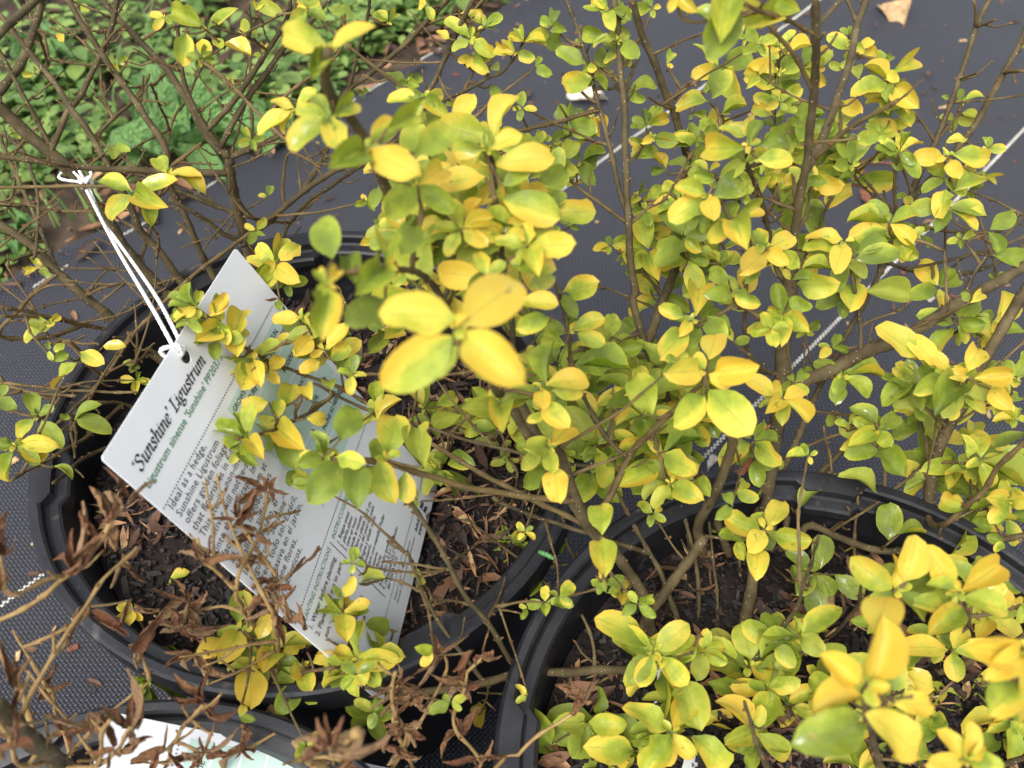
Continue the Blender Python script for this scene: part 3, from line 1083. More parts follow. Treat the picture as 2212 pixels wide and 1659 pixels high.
TRACE += """
Z 2100 800 .5306
S B
B s .40 38 30 k 560 1740 610 1600 650 1400 690 1150 730 900 740 700 755 500 790 200 800 0
B .46 .42 32 24 k 730 850 840 790 1000 730 1250 610 1450 540 1600 440 1800 310 2000 210 2194 100 2300 40
B s .45 17 11 k 640 1640 700 1450 780 1230 860 1050 960 830 1060 640 1170 420 1250 300 1330 130
B s .40 27 22 k 1590 1700 1610 1580 1640 1350 1680 1200 1740 1060 1830 920 1960 640 2060 470 2194 250 2260 150
B s .44 15 10 k 700 1640 800 1530 950 1350 1100 1200 1250 1000
B s .43 11 7 k 900 1740 1050 1659 1180 1590 1340 1480 1500 1370 1620 1250
B .45 .42 9 7 t 1340 1500 1355 1400 1350 1210
B .40 .35 13 10 t 1720 1640 1840 1540 1960 1420 2040 1300 2194 1150 2260 1080
B s .38 24 19 k 200 1740 240 1659 340 1450 400 1300 440 1150 420 1080
B .45 .43 7 5 t 820 1200 1000 1130 1220 1050
B .43 .42 7 5 t 1710 320 1715 0
B .43 .41 9 6 k 1215 610 1210 420 1180 250 1160 90
B .45 .43 6 4 t 950 830 910 640 880 520
B .43 .42 9 7 k 1770 270 1900 130 1980 20
B .44 .42 6 4 t 1070 620 1250 580 1350 520
B .44 .42 6 4 t 1220 450 1350 390 1480 340
B .44 .42 6 4 t 1170 380 1050 230
B s .43 8 6 t 1200 1680 1190 1420
B .43 .42 6 4 t 980 1250 990 1050
B .44 .43 6 4 t 1690 440 1850 440 2000 430
B .46 .43 7 5 t 920 990 1160 985
B .42 .40 9 6 t 1740 1050 1640 980 1600 940
B .42 .41 8 6 t 1700 1270 1780 1270 1850 1280
B .43 .41 7 5 t 1790 1080 1900 960 2000 860
B .43 .42 7 5 t 1860 1500 1865 1300
B .40 .38 10 7 k 530 620 520 170
B .42 .36 9 6 t 670 760 600 700 545 620
B s .44 9 6 k 100 1720 130 1500 150 1450
@ 815 205 .40
1075 200 160 h
@ 1180 180 .42
1150 345 150 h
1240 240 1520 265 150 o
1180 80 90 Y
@ 440 245 .36
300 260 100 g
605 320 110 h
420 170 295 115 100 g
360 320 60 g
@ 745 380 .375
700 190 95 g
650 350 55 h
865 335 95 l
590 490 110 h
895 480 110 h
735 540 120 l
770 290 920 340 90 g
690 480 60 l
@ 190 420 .36
220 390 250 205 160 Y
150 395 0 330 90 h
130 500 75 Y
170 460 10 645 150 h
290 400 390 520 130 g
@ 280 720 .32
300 650 350 490 150 Y
55 730 160 y
340 730 600 690 170 Y
300 740 430 810 90 Y
220 610 80 y
300 840 540 1080 230 h
270 870 105 1040 165 h
B .38 .32 14 9 t -150 1190 0 1050 120 930 260 790 280 720
@ 740 888 .37
700 870 525 750 90 y
670 780 90 y
875 825 95 Y
650 965 100 Y
912 1022 90 y
740 1045 90 o
600 930 60 o
@ 1105 745 .42
925 665 100 w
1185 640 70 w
1295 680 85 w
1355 740 60 l
1285 865 95 w
1060 860 80 g
1090 790 1060 915 100 w
@ 1535 840 .42
1500 650 90 g
1360 850 90 w
1338 750 60 g
1565 950 90 w
1560 920 1400 930 90 o
@ 1690 700 .385
1570 640 1310 450 130 Y
1680 690 1500 515 110 Y
1740 720 1630 605 80 Y
1510 640 70 l
@ 1830 740 .38
1945 560 130 y
1850 750 1735 745 90 Y
1895 765 2130 740 120 Y
1720 750 1540 850 110 l
1800 810 1660 990 180 w
1850 850 2010 840 110 o
1990 830 2105 945 110 Y
B .41 .38 10 7 t 1830 920 1840 840 1840 760
@ 1310 1075 .42
1310 1040 1165 930 90 w
1165 1005 80 l
1450 990 100 g
1145 1170 100 l
1395 1175 90 l
1320 1190 1112 1225 105 g
1340 1180 1470 1345 150 g
1300 960 40 b
@ 1590 945 .44
1670 1135 95 o
@ 1090 965 .45
1010 1050 80 o
@ 1060 1340 .42
1330 1420 90 o
@ 830 1555 .43
1000 1400 90 s
@ 1930 1250 .40
1930 1085 110 h
1850 1250 1820 1100 65 l
2055 1250 75 l
1860 1300 60 l
1990 1435 95 l
2060 1230 2194 1190 80 l
2180 1420 90 o
@ 2140 1010 .40
2010 1010 40 y
2160 940 40 l
2090 1025 45 y
2210 1005 50 l
2120 1060 40 l
2020 940 40 l
@ 1860 1555 .39
1685 1490 130 h
1960 1490 80 h
@ 2110 1500 .39
1965 1480 120 h
2230 1480 120 Y
1990 1630 90 h
1890 1560 60 g
@ 1930 430 .43
1840 330 80 y
@ 2000 430 .43
1960 350 60 g
2075 390 60 y
1880 480 60 g
2020 490 60 y
1900 380 40 g
@ 1740 455 .44
1815 570 40 l
@ 2150 780 .41
2194 700 60 l
2130 820 60 y
2200 600 70 g
@ 20 1210 .38
220 1330 150 h
250 1120 90 g
@ 70 1400 .38
248 1490 130 h
230 1370 300 1470 100 g
-30 1540 100 o
@ 570 1250 .42
685 1300 75 g
605 1410 95 g
500 1150 75 d
@ 450 1450 .41
600 1490 80 l
540 1380 70 l
Z 1000 700 .5425
S B
@ 840 640 .212
835 575 385 550 265 Y
860 615 1245 335 300 Y
870 670 1205 950 245 Y
815 690 400 985 280 h
850 740 690 925 130 o
910 580 80 l
870 700 60 l
B .32 .215 20 10 k 1100 1010 1010 850 900 720 840 650
@ 1130 250 .285
1430 290 145 h
@ 1180 490 .285
1440 500 95 Y
@ 1400 570 .29
1190 640 115 h
@ 1250 400 .30
1420 330 110 o
@ 420 265 .24
430 100 165 l
260 420 190 g
420 470 200 600 170 d
B .30 .24 12 8 k 700 380 560 300 430 270
@ 90 390 .22
45 695 185 h
20 290 70 l
140 290 80 Y
20 430 75 l
@ 190 210 .25
235 360 130 d
@ 500 290 .36
540 380 75 Y
B .38 .34 9 6 k 1560 1000 1510 860 1500 700 1470 520 1410 350
@ 1460 430 .34
1670 370 140 h
1540 575 80 d
@ 1500 650 .345
1520 650 1712 580 100 h
1550 670 1712 730 100 l
1480 740 1350 680 100 l
@ 1750 690 .37
1760 545 100 l
1940 740 1770 770 100 g
@ 1520 850 .36
1722 880 100 g
1860 880 110 g
@ 1990 1160 .345
1890 890 185 l
@ 1870 1040 .39
1715 1110 110 g
1680 920 60 g
B .40 .31 22 16 k 1660 1760 1530 1600 1480 1450 1400 1330 1280 1290 1230 1210 1150 1080 1090 1010 1020 860
@ 1095 1080 .32
1070 1090 868 1105 130 o
1110 1235 140 l
1300 1000 100 g
1040 975 80 l
@ 1030 955 .40
945 835 95 g
@ 1080 1228 .43
918 1215 75 g
@ 1345 985 .315
1365 970 1622 945 130 y
1400 1000 1590 1010 110 l
1340 1110 100 Y
1340 1080 1490 1215 130 y
1350 1150 1255 1180 60 l
1370 960 1400 710 115 g
@ 1330 880 .34
1235 750 110 o
@ 1380 1340 .335
1252 1340 130 l
1390 1330 1505 1215 150 Y
1400 1485 95 l
1410 1450 1440 1655 150 y
B .42 .40 10 7 k 1970 1390 1700 1450 1500 1430 1290 1390 1100 1350 880 1290 650 1220 350 1130 130 1030 0 960
@ 85 755 .385
205 610 80 Y
110 830 275 705 100 h
0 870 70 Y
@ 385 1105 .39
365 945 90 l
375 1180 510 1050 85 y
320 1070 50 o
B .44 .41 5 4 t 600 1200 605 1040 600 930
@ 650 1110 .44
640 915 90 g
720 1090 852 1030 90 l
730 1100 60 l
690 1200 860 1155 100 o
520 960 80 y
@ 300 800 .45
180 865 60 g
@ 430 660 .44
325 780 100 w
520 640 410 700 90 h
320 590 80 d
@ 60 1390 .30
150 1290 260 1095 170 g
180 1430 -20 1640 195 g
130 1400 295 1430 110 l
-90 1440 100 g
-20 1245 60 g
60 1290 45 g
260 1450 250 1660 160 d
100 1340 60 g
@ 420 1410 .32
430 1390 490 1120 195 h
650 1460 610 1200 170 o
370 1420 460 1650 160 h
540 1480 550 1665 110 h
B .36 .31 13 9 t 1560 1640 1400 1640 1200 1620 900 1570 650 1500 420 1430 60 1390
@ 790 1390 .45
710 1400 85 w
920 1435 110 w
@ 720 1470 .46
740 1560 80 w
830 1560 75 l
650 1620 60 o
900 1640 80 d
980 1620 60 d
B .50 .47 6 4 t 1160 1640 1190 1560 1190 1500
@ 1190 1500 .48
1130 1500 45 g
1210 1435 50 g
1280 1430 55 g
1160 1555 45 g
1215 1555 50 g
1100 1570 60 g
1235 1490 40 g
@ 1110 1330 .46
1160 1300 30 g
940 1290 50 o
1130 1410 50 d
@ 1690 1330 .41
1568 1360 100 g
1840 1290 1700 1180 110 g
1640 1200 70 y
@ 1840 1230 .40
2000 1215 80 g
@ 1760 1390 .39
1955 1285 125 h
@ 1990 1260 .39
2110 1180 85 l
2030 1360 85 l
@ 2040 1440 .39
2250 1450 150 h
1795 1570 140 h
@ 1640 1480 .43
1550 1640 140 w
1790 1650 140 w
@ 2160 1040 .38
2240 1150 110 h
2200 1060 80 g
"""
TRACE += """
Z 0 1540 .547
S A
B .43 .41 6 4 t 1180 1060 1060 1010 940 1050 850 1080 860 960
@ 840 990 .42
860 868 80 g
890 1020 1040 980 80 g
@ 775 730 .41
685 850 100 Y
830 800 55 y
680 720 60 h
@ 980 590 .44
1095 508 50 l
S B
B .40 .375 7 5 t 2000 1080 1900 1080 1700 1100 1560 1000 1420 860
@ 1400 850 .38
1380 815 1420 618 130 h
1290 900 1165 1025 115 Y
1290 1025 150 y
@ 1500 920 .38
1575 758 100 y
1600 930 1650 820 95 l
@ 1590 980 .38
1540 1095 140 y
1640 1000 1765 905 100 y
1810 920 80 l
@ 1460 1050 .375
1460 1295 180 Y
1440 1290 1450 1435 70 g
1380 1040 60 l
1320 1080 50 l
@ 1760 1080 .38
1820 1050 1992 955 100 Y
1695 1130 95 y
1815 1210 110 l
1980 1095 1930 1190 90 l
1740 1190 1615 1330 130 g
1840 1290 90 g
1580 1190 100 g
S C
B .42 .41 8 5 t 880 1440 860 1300 850 1140
@ 850 1140 .41
830 1030 45 g
770 1150 50 g
870 1190 50 g
950 1150 45 g
820 1300 45 g
970 1335 60 g
1090 1250 75 d
930 1345 50 g
1170 1190 70 d
1000 1220 40 g
B .31 .27 9 6 d -60 840 0 800 200 690 420 520 560 370 660 210 720 120
B .37 .31 8 5 d 60 1420 180 1230 290 1040 390 880 520 700 620 540 800 370
B .36 .25 34 28 k 460 1760 380 1659 280 1580 150 1480 0 1330 -60 1280
B .40 .36 8 5 d 1600 800 1610 580 1520 430 1420 260 1380 160
B .40 .36 9 6 d 1370 620 1500 330 1540 180 1560 80 1540 -20
B .41 .37 7 5 d 1360 600 1270 520 1180 440 1150 320
B .38 .37 6 4 d 1530 200 1640 185 1750 160
B s .38 11 8 d 1450 1720 1450 1500 1590 1280 1620 1000 1600 800
B .33 .28 9 6 d 340 1680 560 1650 600 1450 640 1380
B .34 .29 8 5 d 560 1700 680 1560 760 1420
B .35 .29 8 5 d 900 1700 1050 1450 1180 1300
B .30 .27 8 5 d 100 1640 60 1500 40 1350 120 1250 170 1120
B .35 .30 6 4 d 330 1340 310 1220 250 1160
B .40 .38 8 5 k 1520 1450 1420 1420 1330 1310 1290 1280
@ 720 115 .27
930 0 60 b
600 60 120 b
560 190 110 b
@ 660 240 .28
690 400 100 b
620 300 60 b
500 20 100 b
@ 430 510 .29
280 430 90 b
540 330 70 b
490 60 90 b
@ 560 330 .28
470 150 100 b
@ 720 440 .32
800 370 50 b
640 620 60 b
@ 520 720 .33
770 680 640 850 55 b
@ 1380 210 .36
1215 215 40 b
1370 100 40 b
1500 160 60 b
1390 50 40 b
@ 1560 40 .365
1690 60 60 b
1420 80 50 b
1500 -40 60 b
1620 -30 50 b
1580 120 60 b
1330 -40 60 b
@ 1490 300 .37
1310 340 60 b
1600 350 70 b
1660 220 1540 320 40 b
1360 330 50 b
@ 1500 440 .37
1400 480 60 b
1330 450 90 b
1560 480 50 b
@ 1615 590 .37
1780 430 1660 570 40 b
1870 380 1760 430 60 b
1620 470 30 b
1480 560 60 b
1700 640 70 b
@ 1620 700 .375
1690 800 1650 640 90 b
1790 850 1720 690 70 b
1500 620 80 b
1470 700 80 b
1760 780 1650 800 70 b
@ 1180 440 .39
1150 310 60 b
1240 460 50 b
@ 1100 700 .36
880 610 40 b
1190 640 60 b
1000 560 60 b
1200 760 60 b
1040 620 50 b
@ 1060 830 .35
930 880 90 b
1270 850 60 b
1380 820 60 b
1140 930 90 b
960 720 60 b
1000 780 90 b
@ 900 770 .36
780 700 50 b
@ 1130 1000 .35
1020 1040 110 b
1240 1010 90 b
1100 1100 90 b
1200 1080 70 b
@ 800 960 .34
750 940 50 b
810 1100 60 b
@ 760 1430 .30
640 1310 90 b
860 1500 110 b
800 1330 90 b
590 1290 80 b
@ 1180 1290 .31
1210 1290 60 b
1390 1330 110 b
1280 1250 80 b
1060 1420 40 b
@ 370 1450 .30
340 1340 110 b
310 1500 60 b
400 1560 70 b
@ 560 1400 .29
520 1330 100 b
600 1450 70 b
470 1470 80 b
@ 80 1200 .27
60 1000 70 b
190 1050 70 b
0 920 60 b
20 1130 80 b
150 1110 60 b
@ 60 1500 .25
160 1450 120 b
40 1600 120 b
180 1560 110 b
0 1400 90 b
@ 680 1560 .30
500 1555 60 b
900 1500 60 b
840 1460 100 b
700 1600 40 b
@ 960 1560 .33
970 1400 40 b
880 1590 60 b
@ 1190 1580 .33
1250 1380 50 b
1160 1470 50 b
1060 1560 90 b
1250 1500 60 b
960 1650 80 b
1330 1600 110 b
1100 1650 100 b
@ 1420 1530 .36
1390 1400 110 b
1450 1600 80 b
@ 250 1230 .33
430 1160 50 b
220 1260 60 b
@ 20 620 .27
110 650 60 b
-30 500 60 b
@ 0 420 .27
80 350 60 b
60 300 50 b
60 220 50 b
Z 1000 1600 .5425
S C
B .38 .35 9 6 d 380 1640 560 1400 700 1160 780 980 730 830
B .36 .32 8 6 d 600 1660 560 1500 480 1330 460 1180 480 1000
B .37 .35 9 6 d 980 1560 920 1440 850 1360 820 1260 880 1120 900 1000
B .34 .24 20 14 d 120 1700 60 1560 -40 1480 200 1380 260 1350
B .37 .34 6 4 d 970 1490 1000 1500 1200 1490
@ 730 900 .35
700 780 60 b
720 960 680 1000 80 b
900 780 40 b
650 960 100 b
930 880 800 1000 70 b
@ 990 900 .35
1050 860 90 b
1030 720 30 b
960 960 70 b
1060 920 50 b
@ 860 1050 .355
980 1070 100 b
800 990 80 b
920 1180 50 b
760 1180 90 b
1000 1050 60 b
840 1180 110 b
@ 490 1080 .345
490 950 50 b
300 1130 50 b
480 1200 50 b
600 1050 50 b
700 1120 110 b
@ 580 1180 .34
700 1240 90 b
450 1210 60 b
640 1130 80 b
@ 540 1330 .33
640 1300 80 b
420 1310 60 b
680 1390 80 b
380 1340 50 b
460 1400 70 b
600 1450 70 b
@ 500 1480 .33
370 1420 50 b
560 1540 90 b
640 1500 60 b
430 1540 70 b
@ 830 1340 .37
790 1400 60 b
860 1280 70 b
@ 960 1510 .35
1210 1490 40 b
930 1600 60 b
@ 100 1440 .24
280 1340 160 b
0 1340 100 b
-120 1420 120 b
-60 1560 120 b
30 1270 80 b
@ 230 1510 .3
180 1640 60 b
@ 1590 1160 .33
1400 1080 90 b
1470 1150 120 b
1560 1080 90 b
1600 1200 80 b
1480 1210 90 b
1540 1230 70 b
1440 1060 60 b
S B
B s .38 21 15 k 2260 900 2060 980 1820 985 1640 990 1440 1000 1200 1010 1050 1050 930 1080 750 1105 500 1120 300 1080
B .42 .33 12 8 k 1220 1000 1110 850 1000 690 900 560 820 420 700 200 590 20 560 -30
B .42 .38 10 6 k 1040 1060 1000 1050 860 880 730 700 640 500 570 340 550 290
B .45 .40 12 8 k 1960 300 1800 250 1640 190 1480 140 1280 80 1100 0 1050 -30
B s .37 25 18 k 2000 790 1970 700 1940 560 1840 400 1740 260 1640 180 1530 20 1500 -40
B s .42 13 9 k 2150 740 2130 660 2060 470 1950 250 1820 20 1800 -30
B s .40 25 20 k 1930 800 1960 680 2050 550 2212 330 2300 200
B .43 .45 8 5 k 1640 985 1640 850 1600 720 1520 590 1370 480 1240 360 1080 240 900 100
B .45 .43 10 7 k 1830 660 1810 640 1700 520 1560 360 1480 240 1450 100 1460 0
B .41 .39 6 4 t 800 390 570 370 400 350
B .40 .39 6 4 t 560 330 500 280 430 230
B .42 .41 6 4 t 950 575 820 580 690 575
B .42 .41 6 4 t 1030 680 1080 560 1135 420
B .40 .39 6 4 t 640 530 540 480 420 445
B .45 .43 5 4 t 1560 360 1470 370 1380 380
B .45 .43 5 4 t 1690 520 1600 510 1500 490
B .43 .43 5 4 t 820 350 920 280 980 220
B .43 .41 9 6 t 1500 1000 1510 1050 1490 1120
B .44 .43 5 4 t 1050 1060 1010 1180 970 1250
B .44 .43 6 4 t 1240 990 1300 920 1320 850
B .41 .40 7 5 t 1960 1330 1800 1430 1700 1480 1500 1480 1300 1440
B .42 .41 6 4 t 1810 1050 1600 1100 1540 1080
B .42 .41 6 4 t 1380 1120 1200 1130 960 1120
B .42 .41 7 5 t 1940 1250 1960 1340 1900 1450 1640 1560
@ 170 650 .375
50 600 110 l
200 545 95 y
275 605 80 l
338 590 60 y
180 560 240 435 75 Y
190 820 120 y
@ 270 480 .385
420 440 60 o
@ 260 920 .375
270 895 270 695 75 l
220 930 78 960 95 y
290 1060 110 y
490 930 130 y
235 1155 95 l
80 1060 90 l
390 1080 100 l
540 900 80 l
430 1020 90 o
20 880 90 y
@ 460 750 .40
310 715 110 g
@ 330 1240 .41
195 1200 90 g
220 1330 90 g
420 1400 110 g
450 1250 90 g
360 1080 70 g
@ 1690 205 .335
1690 -10 150 l
1710 430 155 l
@ 1310 440 .43
1255 540 95 g
1190 465 40 g
@ 1820 535 .41
1850 450 60 Y
1810 602 60 Y
1755 540 60 o
@ 1160 225 .45
1075 145 75 w
1060 300 60 w
1300 310 50 w
1220 170 50 l
1250 200 50 g
@ 760 350 .46
660 400 90 g
770 560 50 l
730 330 60 l
800 390 80 o
@ 1420 170 .46
1450 300 100 g
1370 200 60 g
@ 640 440 .45
600 500 60 o
570 400 50 o
@ 1995 885 .37
1960 850 1665 665 150 h
1805 745 130 l
2205 715 140 l
2240 790 120 l
1850 1050 130 g
1910 1085 120 y
2190 1125 140 h
@ 1600 1295 .385
1395 1430 1245 1205 135 g
1510 1445 1380 1255 130 g
1412 1300 125 o
1832 1315 125 l
1600 1510 105 g
1700 1400 65 g
B .42 .385 8 5 t 1690 1480 1620 1400 1600 1295
@ 2105 1350 .36
1825 1195 145 h
2200 1140 150 Y
2230 1510 100 Y
1935 1600 170 h
"""
TRACE += """
Z 2100 1600 .5262
S B
B s .43 28 22 k 520 780 540 620 580 430 640 60 660 -40
B s .43 11 8 k 250 720 240 500 200 250 150 60 120 -40
B s .44 8 6 k 365 740 350 560 330 400 300 100
B s .45 8 6 k 490 560 490 150 480 60
B s .42 18 14 k 820 120 900 140 1100 220 1300 290 1450 300 1680 260 2000 240 2212 200 2300 190
B .44 .42 7 5 t 1020 200 1180 90 1340 0
B .45 .44 6 4 t 810 490 690 390
B .46 .45 6 4 t 540 415 240 390
B .46 .45 6 4 t 1060 540 1210 660
B .46 .45 6 4 t 950 720 1190 680
B s .40 15 11 k 500 760 690 780 900 840 1060 860 1300 880 1500 890 1700 880 1860 850 2100 800 2280 780
B .43 .43 9 7 k 480 735 330 740 200 800
B .42 .42 8 6 t 1640 1160 1920 1210 2000 1230
B .43 .42 5 4 t 1640 1140 1480 980
B .43 .42 5 4 t 1880 1110 1960 950
B s .43 7 5 t 1340 780 1460 800 1700 760 2000 690
B .43 .43 6 4 t 1810 380 1960 310 2120 260
B .44 .43 6 4 t 870 620 840 690 790 700
B .45 .44 6 4 t 980 1060 1100 1080 1190 1100
B .40 .38 8 5 t 640 900 560 980 540 1100 560 1380 600 1560
B .40 .31 8 6 k 1880 850 1890 780 1860 640 1810 540
B .33 .30 7 5 k 1440 560 1500 480
B .34 .237 12 9 k 1380 1760 1340 1611 1280 1350 1250 1130
B .42 .38 8 6 t 860 850 710 840
B .42 .38 7 5 t 870 600 930 440
@ 640 165 .385
620 190 395 80 140 h
655 150 765 -15 130 y
550 290 125 y
690 200 925 230 130 h
600 290 590 447 130 y
790 290 60 o
@ 945 430 .41
975 405 1000 190 130 w
835 555 110 w
1075 560 100 w
1065 440 1240 575 120 w
970 465 930 690 130 w
920 400 780 300 90 w
@ 1060 380 .45
1225 310 110 o
@ 1430 540 .30
1165 340 165 y
1480 490 1570 205 165 Y
1500 610 1748 650 110 h
1640 700 110 g
1430 320 80 Y
@ 1820 550 .30
1790 520 1600 255 165 Y
2065 380 170 Y
1835 580 2112 660 140 l
1840 640 1635 805 150 h
1620 500 90 g
@ 1255 1110 .235
1300 800 1400 540 240 Y
1300 1090 1360 695 220 Y
1210 1100 970 920 165 Y
1330 1240 100 y
1240 1180 930 1260 150 Y
1240 1340 868 1450 250 w
1265 1270 1590 1545 215 Y
1430 1220 1665 1230 150 Y
1270 960 80 o
1400 1110 80 h
@ 2230 920 .24
1855 880 190 Y
2010 1045 160 Y
2180 1090 2010 1275 200 h
2200 1380 120 Y
B .34 .24 10 7 k 2300 1100 2230 920
@ 1860 1570 .25
1705 1375 110 Y
1900 1330 90 Y
1630 1590 120 Y
2085 1600 140 l
1950 1450 70 h
B .33 .25 10 7 k 1890 1720 1860 1570
@ 705 845 .38
500 735 130 l
560 960 500 715 165 l
740 840 968 745 110 l
820 1002 110 l
@ 570 725 .44
705 630 120 w
330 750 105 700 110 w
@ 550 1000 .385
500 990 228 848 120 l
380 900 80 d
600 1010 832 1010 110 w
745 1185 110 l
520 1130 308 1090 120 w
280 900 160 1015 120 o
@ 20 940 .37
205 775 185 l
175 1105 130 l
150 1080 250 1370 205 o
140 1380 150 1165 120 l
40 1400 90 l
@ 90 1430 .37
222 1530 100 l
200 1420 435 1620 165 l
40 1600 100 Y
@ 575 1390 .37
555 1370 350 1205 130 Y
590 1400 695 1150 165 l
398 1470 120 l
805 1550 130 l
620 1225 80 y
480 1520 80 g
@ 860 1040 .43
1022 915 150 s
850 1180 110 o
750 1170 100 o
900 1160 70 g
@ 880 1260 .42
765 1260 80 o
950 1390 100 o
830 1440 110 o
850 1520 90 o
940 1500 80 l
@ 1820 1160 .42
1620 1030 125 l
1760 980 90 g
@ 2110 1260 .41
2020 1480 120 l
2150 1350 90 l
@ 1390 250 .42
1400 0 150 w
1450 200 1620 180 60 g
@ 1880 120 .42
1860 60 80 g
1960 90 90 h
1780 320 80 l
2020 160 90 l
2100 150 100 h
2160 100 90 h
@ 2180 440 .42
2220 420 70 l
2060 460 60 l
@ 2195 620 .35
2170 580 60 Y
2180 740 60 l
@ 1660 1300 .38
1720 1400 110 g
1600 1450 110 g
1740 1330 90 g
1560 1350 90 l
@ 1560 1560 .36
1450 1500 140 l
1660 1500 120 l
"""

# ------------------------------------------------------------------ mesh makers
def catmull(pts, n):
    out = []
    P = [pts[0] * 2 - pts[1]] + list(pts) + [pts[-1] * 2 - pts[-2]]
    for i in range(1, len(P) - 2):
        a, b, c, d = P[i - 1], P[i], P[i + 1], P[i + 2]
        for k in range(n):
            t = k / n
            out.append(0.5 * ((2 * b) + (c - a) * t + (2 * a - 5 * b + 4 * c - d) * t * t + (3 * b - a - 3 * c + d) * t ** 3))
    out.append(P[-2].copy())
    return out
def resample(pts, step):
    out = [pts[0].copy()]
    acc = 0.0
    for a, b in zip(pts, pts[1:]):
        L = (b - a).length
        while acc + L >= step:
            a = a.lerp(b, (step - acc) / L)
            L = (b - a).length
            out.append(a.copy())
            acc = 0.0
        acc += L
    if (out[-1] - pts[-1]).length > step * 0.3 or len(out) < 2:
        out.append(pts[-1].copy())
    return out
def frames(pts):
    T = [(pts[min(i + 1, len(pts) - 1)] - pts[max(i - 1, 0)]).normalized() for i in range(len(pts))]
    up = Vector((0.3, 0.2, 1))
    x = T[0].cross(up)
    if x.length < 1e-4: x = T[0].cross(Vector((1, 0, 0)))
    x.normalize()
    fr = []
    for t in T:
        x = (x - t * x.dot(t))
        if x.length < 1e-5: x = t.orthogonal()
        x.normalize()
        fr.append((t, x.copy(), t.cross(x)))
    return fr
def tube(vs, fs, pts, radii, sides=7, cap=True, mids=None, mi=0):
    fr = frames(pts)
    b0 = len(vs)
    for p, r, (t, x, y) in zip(pts, radii, fr):
        for k in range(sides):
            a = 2 * math.pi * k / sides
            vs.append(p + (x * math.cos(a) + y * math.sin(a)) * r)
    n0 = len(fs)
    for i in range(len(pts) - 1):
        for k in range(sides):
            a, b = b0 + i * sides + k, b0 + i * sides + (k + 1) % sides
            fs.append((a, b, b + sides, a + sides))
    if cap:
        fs.append(tuple(b0 + k for k in range(sides))[::-1])
        e = b0 + (len(pts) - 1) * sides
        fs.append(tuple(e + k for k in range(sides)))
    if mids is not None:
        mids.extend([mi] * (len(fs) - n0))

def leaf_mesh(name, fold, curl, wave, asp_pow=2.2, rows=9, twist=0.0, tipw=0.0, ob=1.0, bites=()):
    """unit leaf: base at x=0, tip at x=1, full width 1 along y (scaled on placing), top +z"""
    vs, fs, uvs = [], [], []
    cols = 5
    x, z, ang = 0.0, 0.0, curl * 0.35
    for i in range(rows):
        g = i / (rows - 1)
        u = 0.55 * g + 0.45 * (0.5 - 0.5 * math.cos(math.pi * g))
        if i:
            du = u - u0
            x += math.cos(ang) * du
            z += math.sin(ang) * du
            ang -= curl * 1.3 * du
        u0 = u
        wd = 0.5 * max(0.0, 1 - abs(2 * u ** ob - 1) ** asp_pow) ** 0.52 * (0.30 + 0.70 * min(1.0, u / 0.24) ** 0.9)
        wd = max(wd, 0.035 if u < 0.5 else 0.02 + tipw)
        bl = [1.0, 1.0]
        for (bu, bs_, bd) in bites:
            if abs(u - bu) < 0.13: bl[bs_] *= 1 - bd * (1 - abs(u - bu) / 0.13) ** .5
        for j in range(cols):
            v = (j / (cols - 1)) * 2 - 1
            y = v * wd * bl[0 if v < 0 else 1]
            zz = z + fold * abs(v) ** 1.4 * wd + wave * math.sin(u * 9 + 2 * v) * abs(v) * 0.06
            tw = twist * (u - 0.3)
            vs.append(Vector((x, y * math.cos(tw) - (zz - z) * math.sin(tw), z + (zz - z) * math.cos(tw) + y * math.sin(tw))))
            uvs.append((u, (v + 1) / 2))
    for i in range(rows - 1):
        for j in range(cols - 1):
            a = i * cols + j
            fs.append((a, a + 1, a + cols + 1, a + cols))
    sx = vs[(rows - 1) * cols + 2].x
    k = 1.0 / max(0.4, sx)
    vs = [Vector((v.x * k, v.y, v.z * k)) for v in vs]
    me = mesh(name, vs, fs)
    uvl = me.uv_layers.new(name='UVMap')
    for lp in me.loops:
        uvl.data[lp.index].uv = uvs[lp.vertex_index]
    return me
LEAVES = []
for k in range(22):
    bt = [(random.uniform(.3, .95), random.randint(0, 1), random.uniform(.25, .6)) for _ in range(random.randint(1, 2))] if k % 6 == 5 else ()
    LEAVES.append(leaf_mesh('leaf_%02d' % k, random.uniform(0.1, 0.5) if k % 5 else random.uniform(.6, 1.1), random.uniform(-0.15, 0.9), random.uniform(0.2, 1.3), random.uniform(1.8, 2.5), twist=random.uniform(-0.4, 0.4) * (2 if k % 7 == 3 else 1), ob=random.uniform(.95, 1.25), bites=bt))
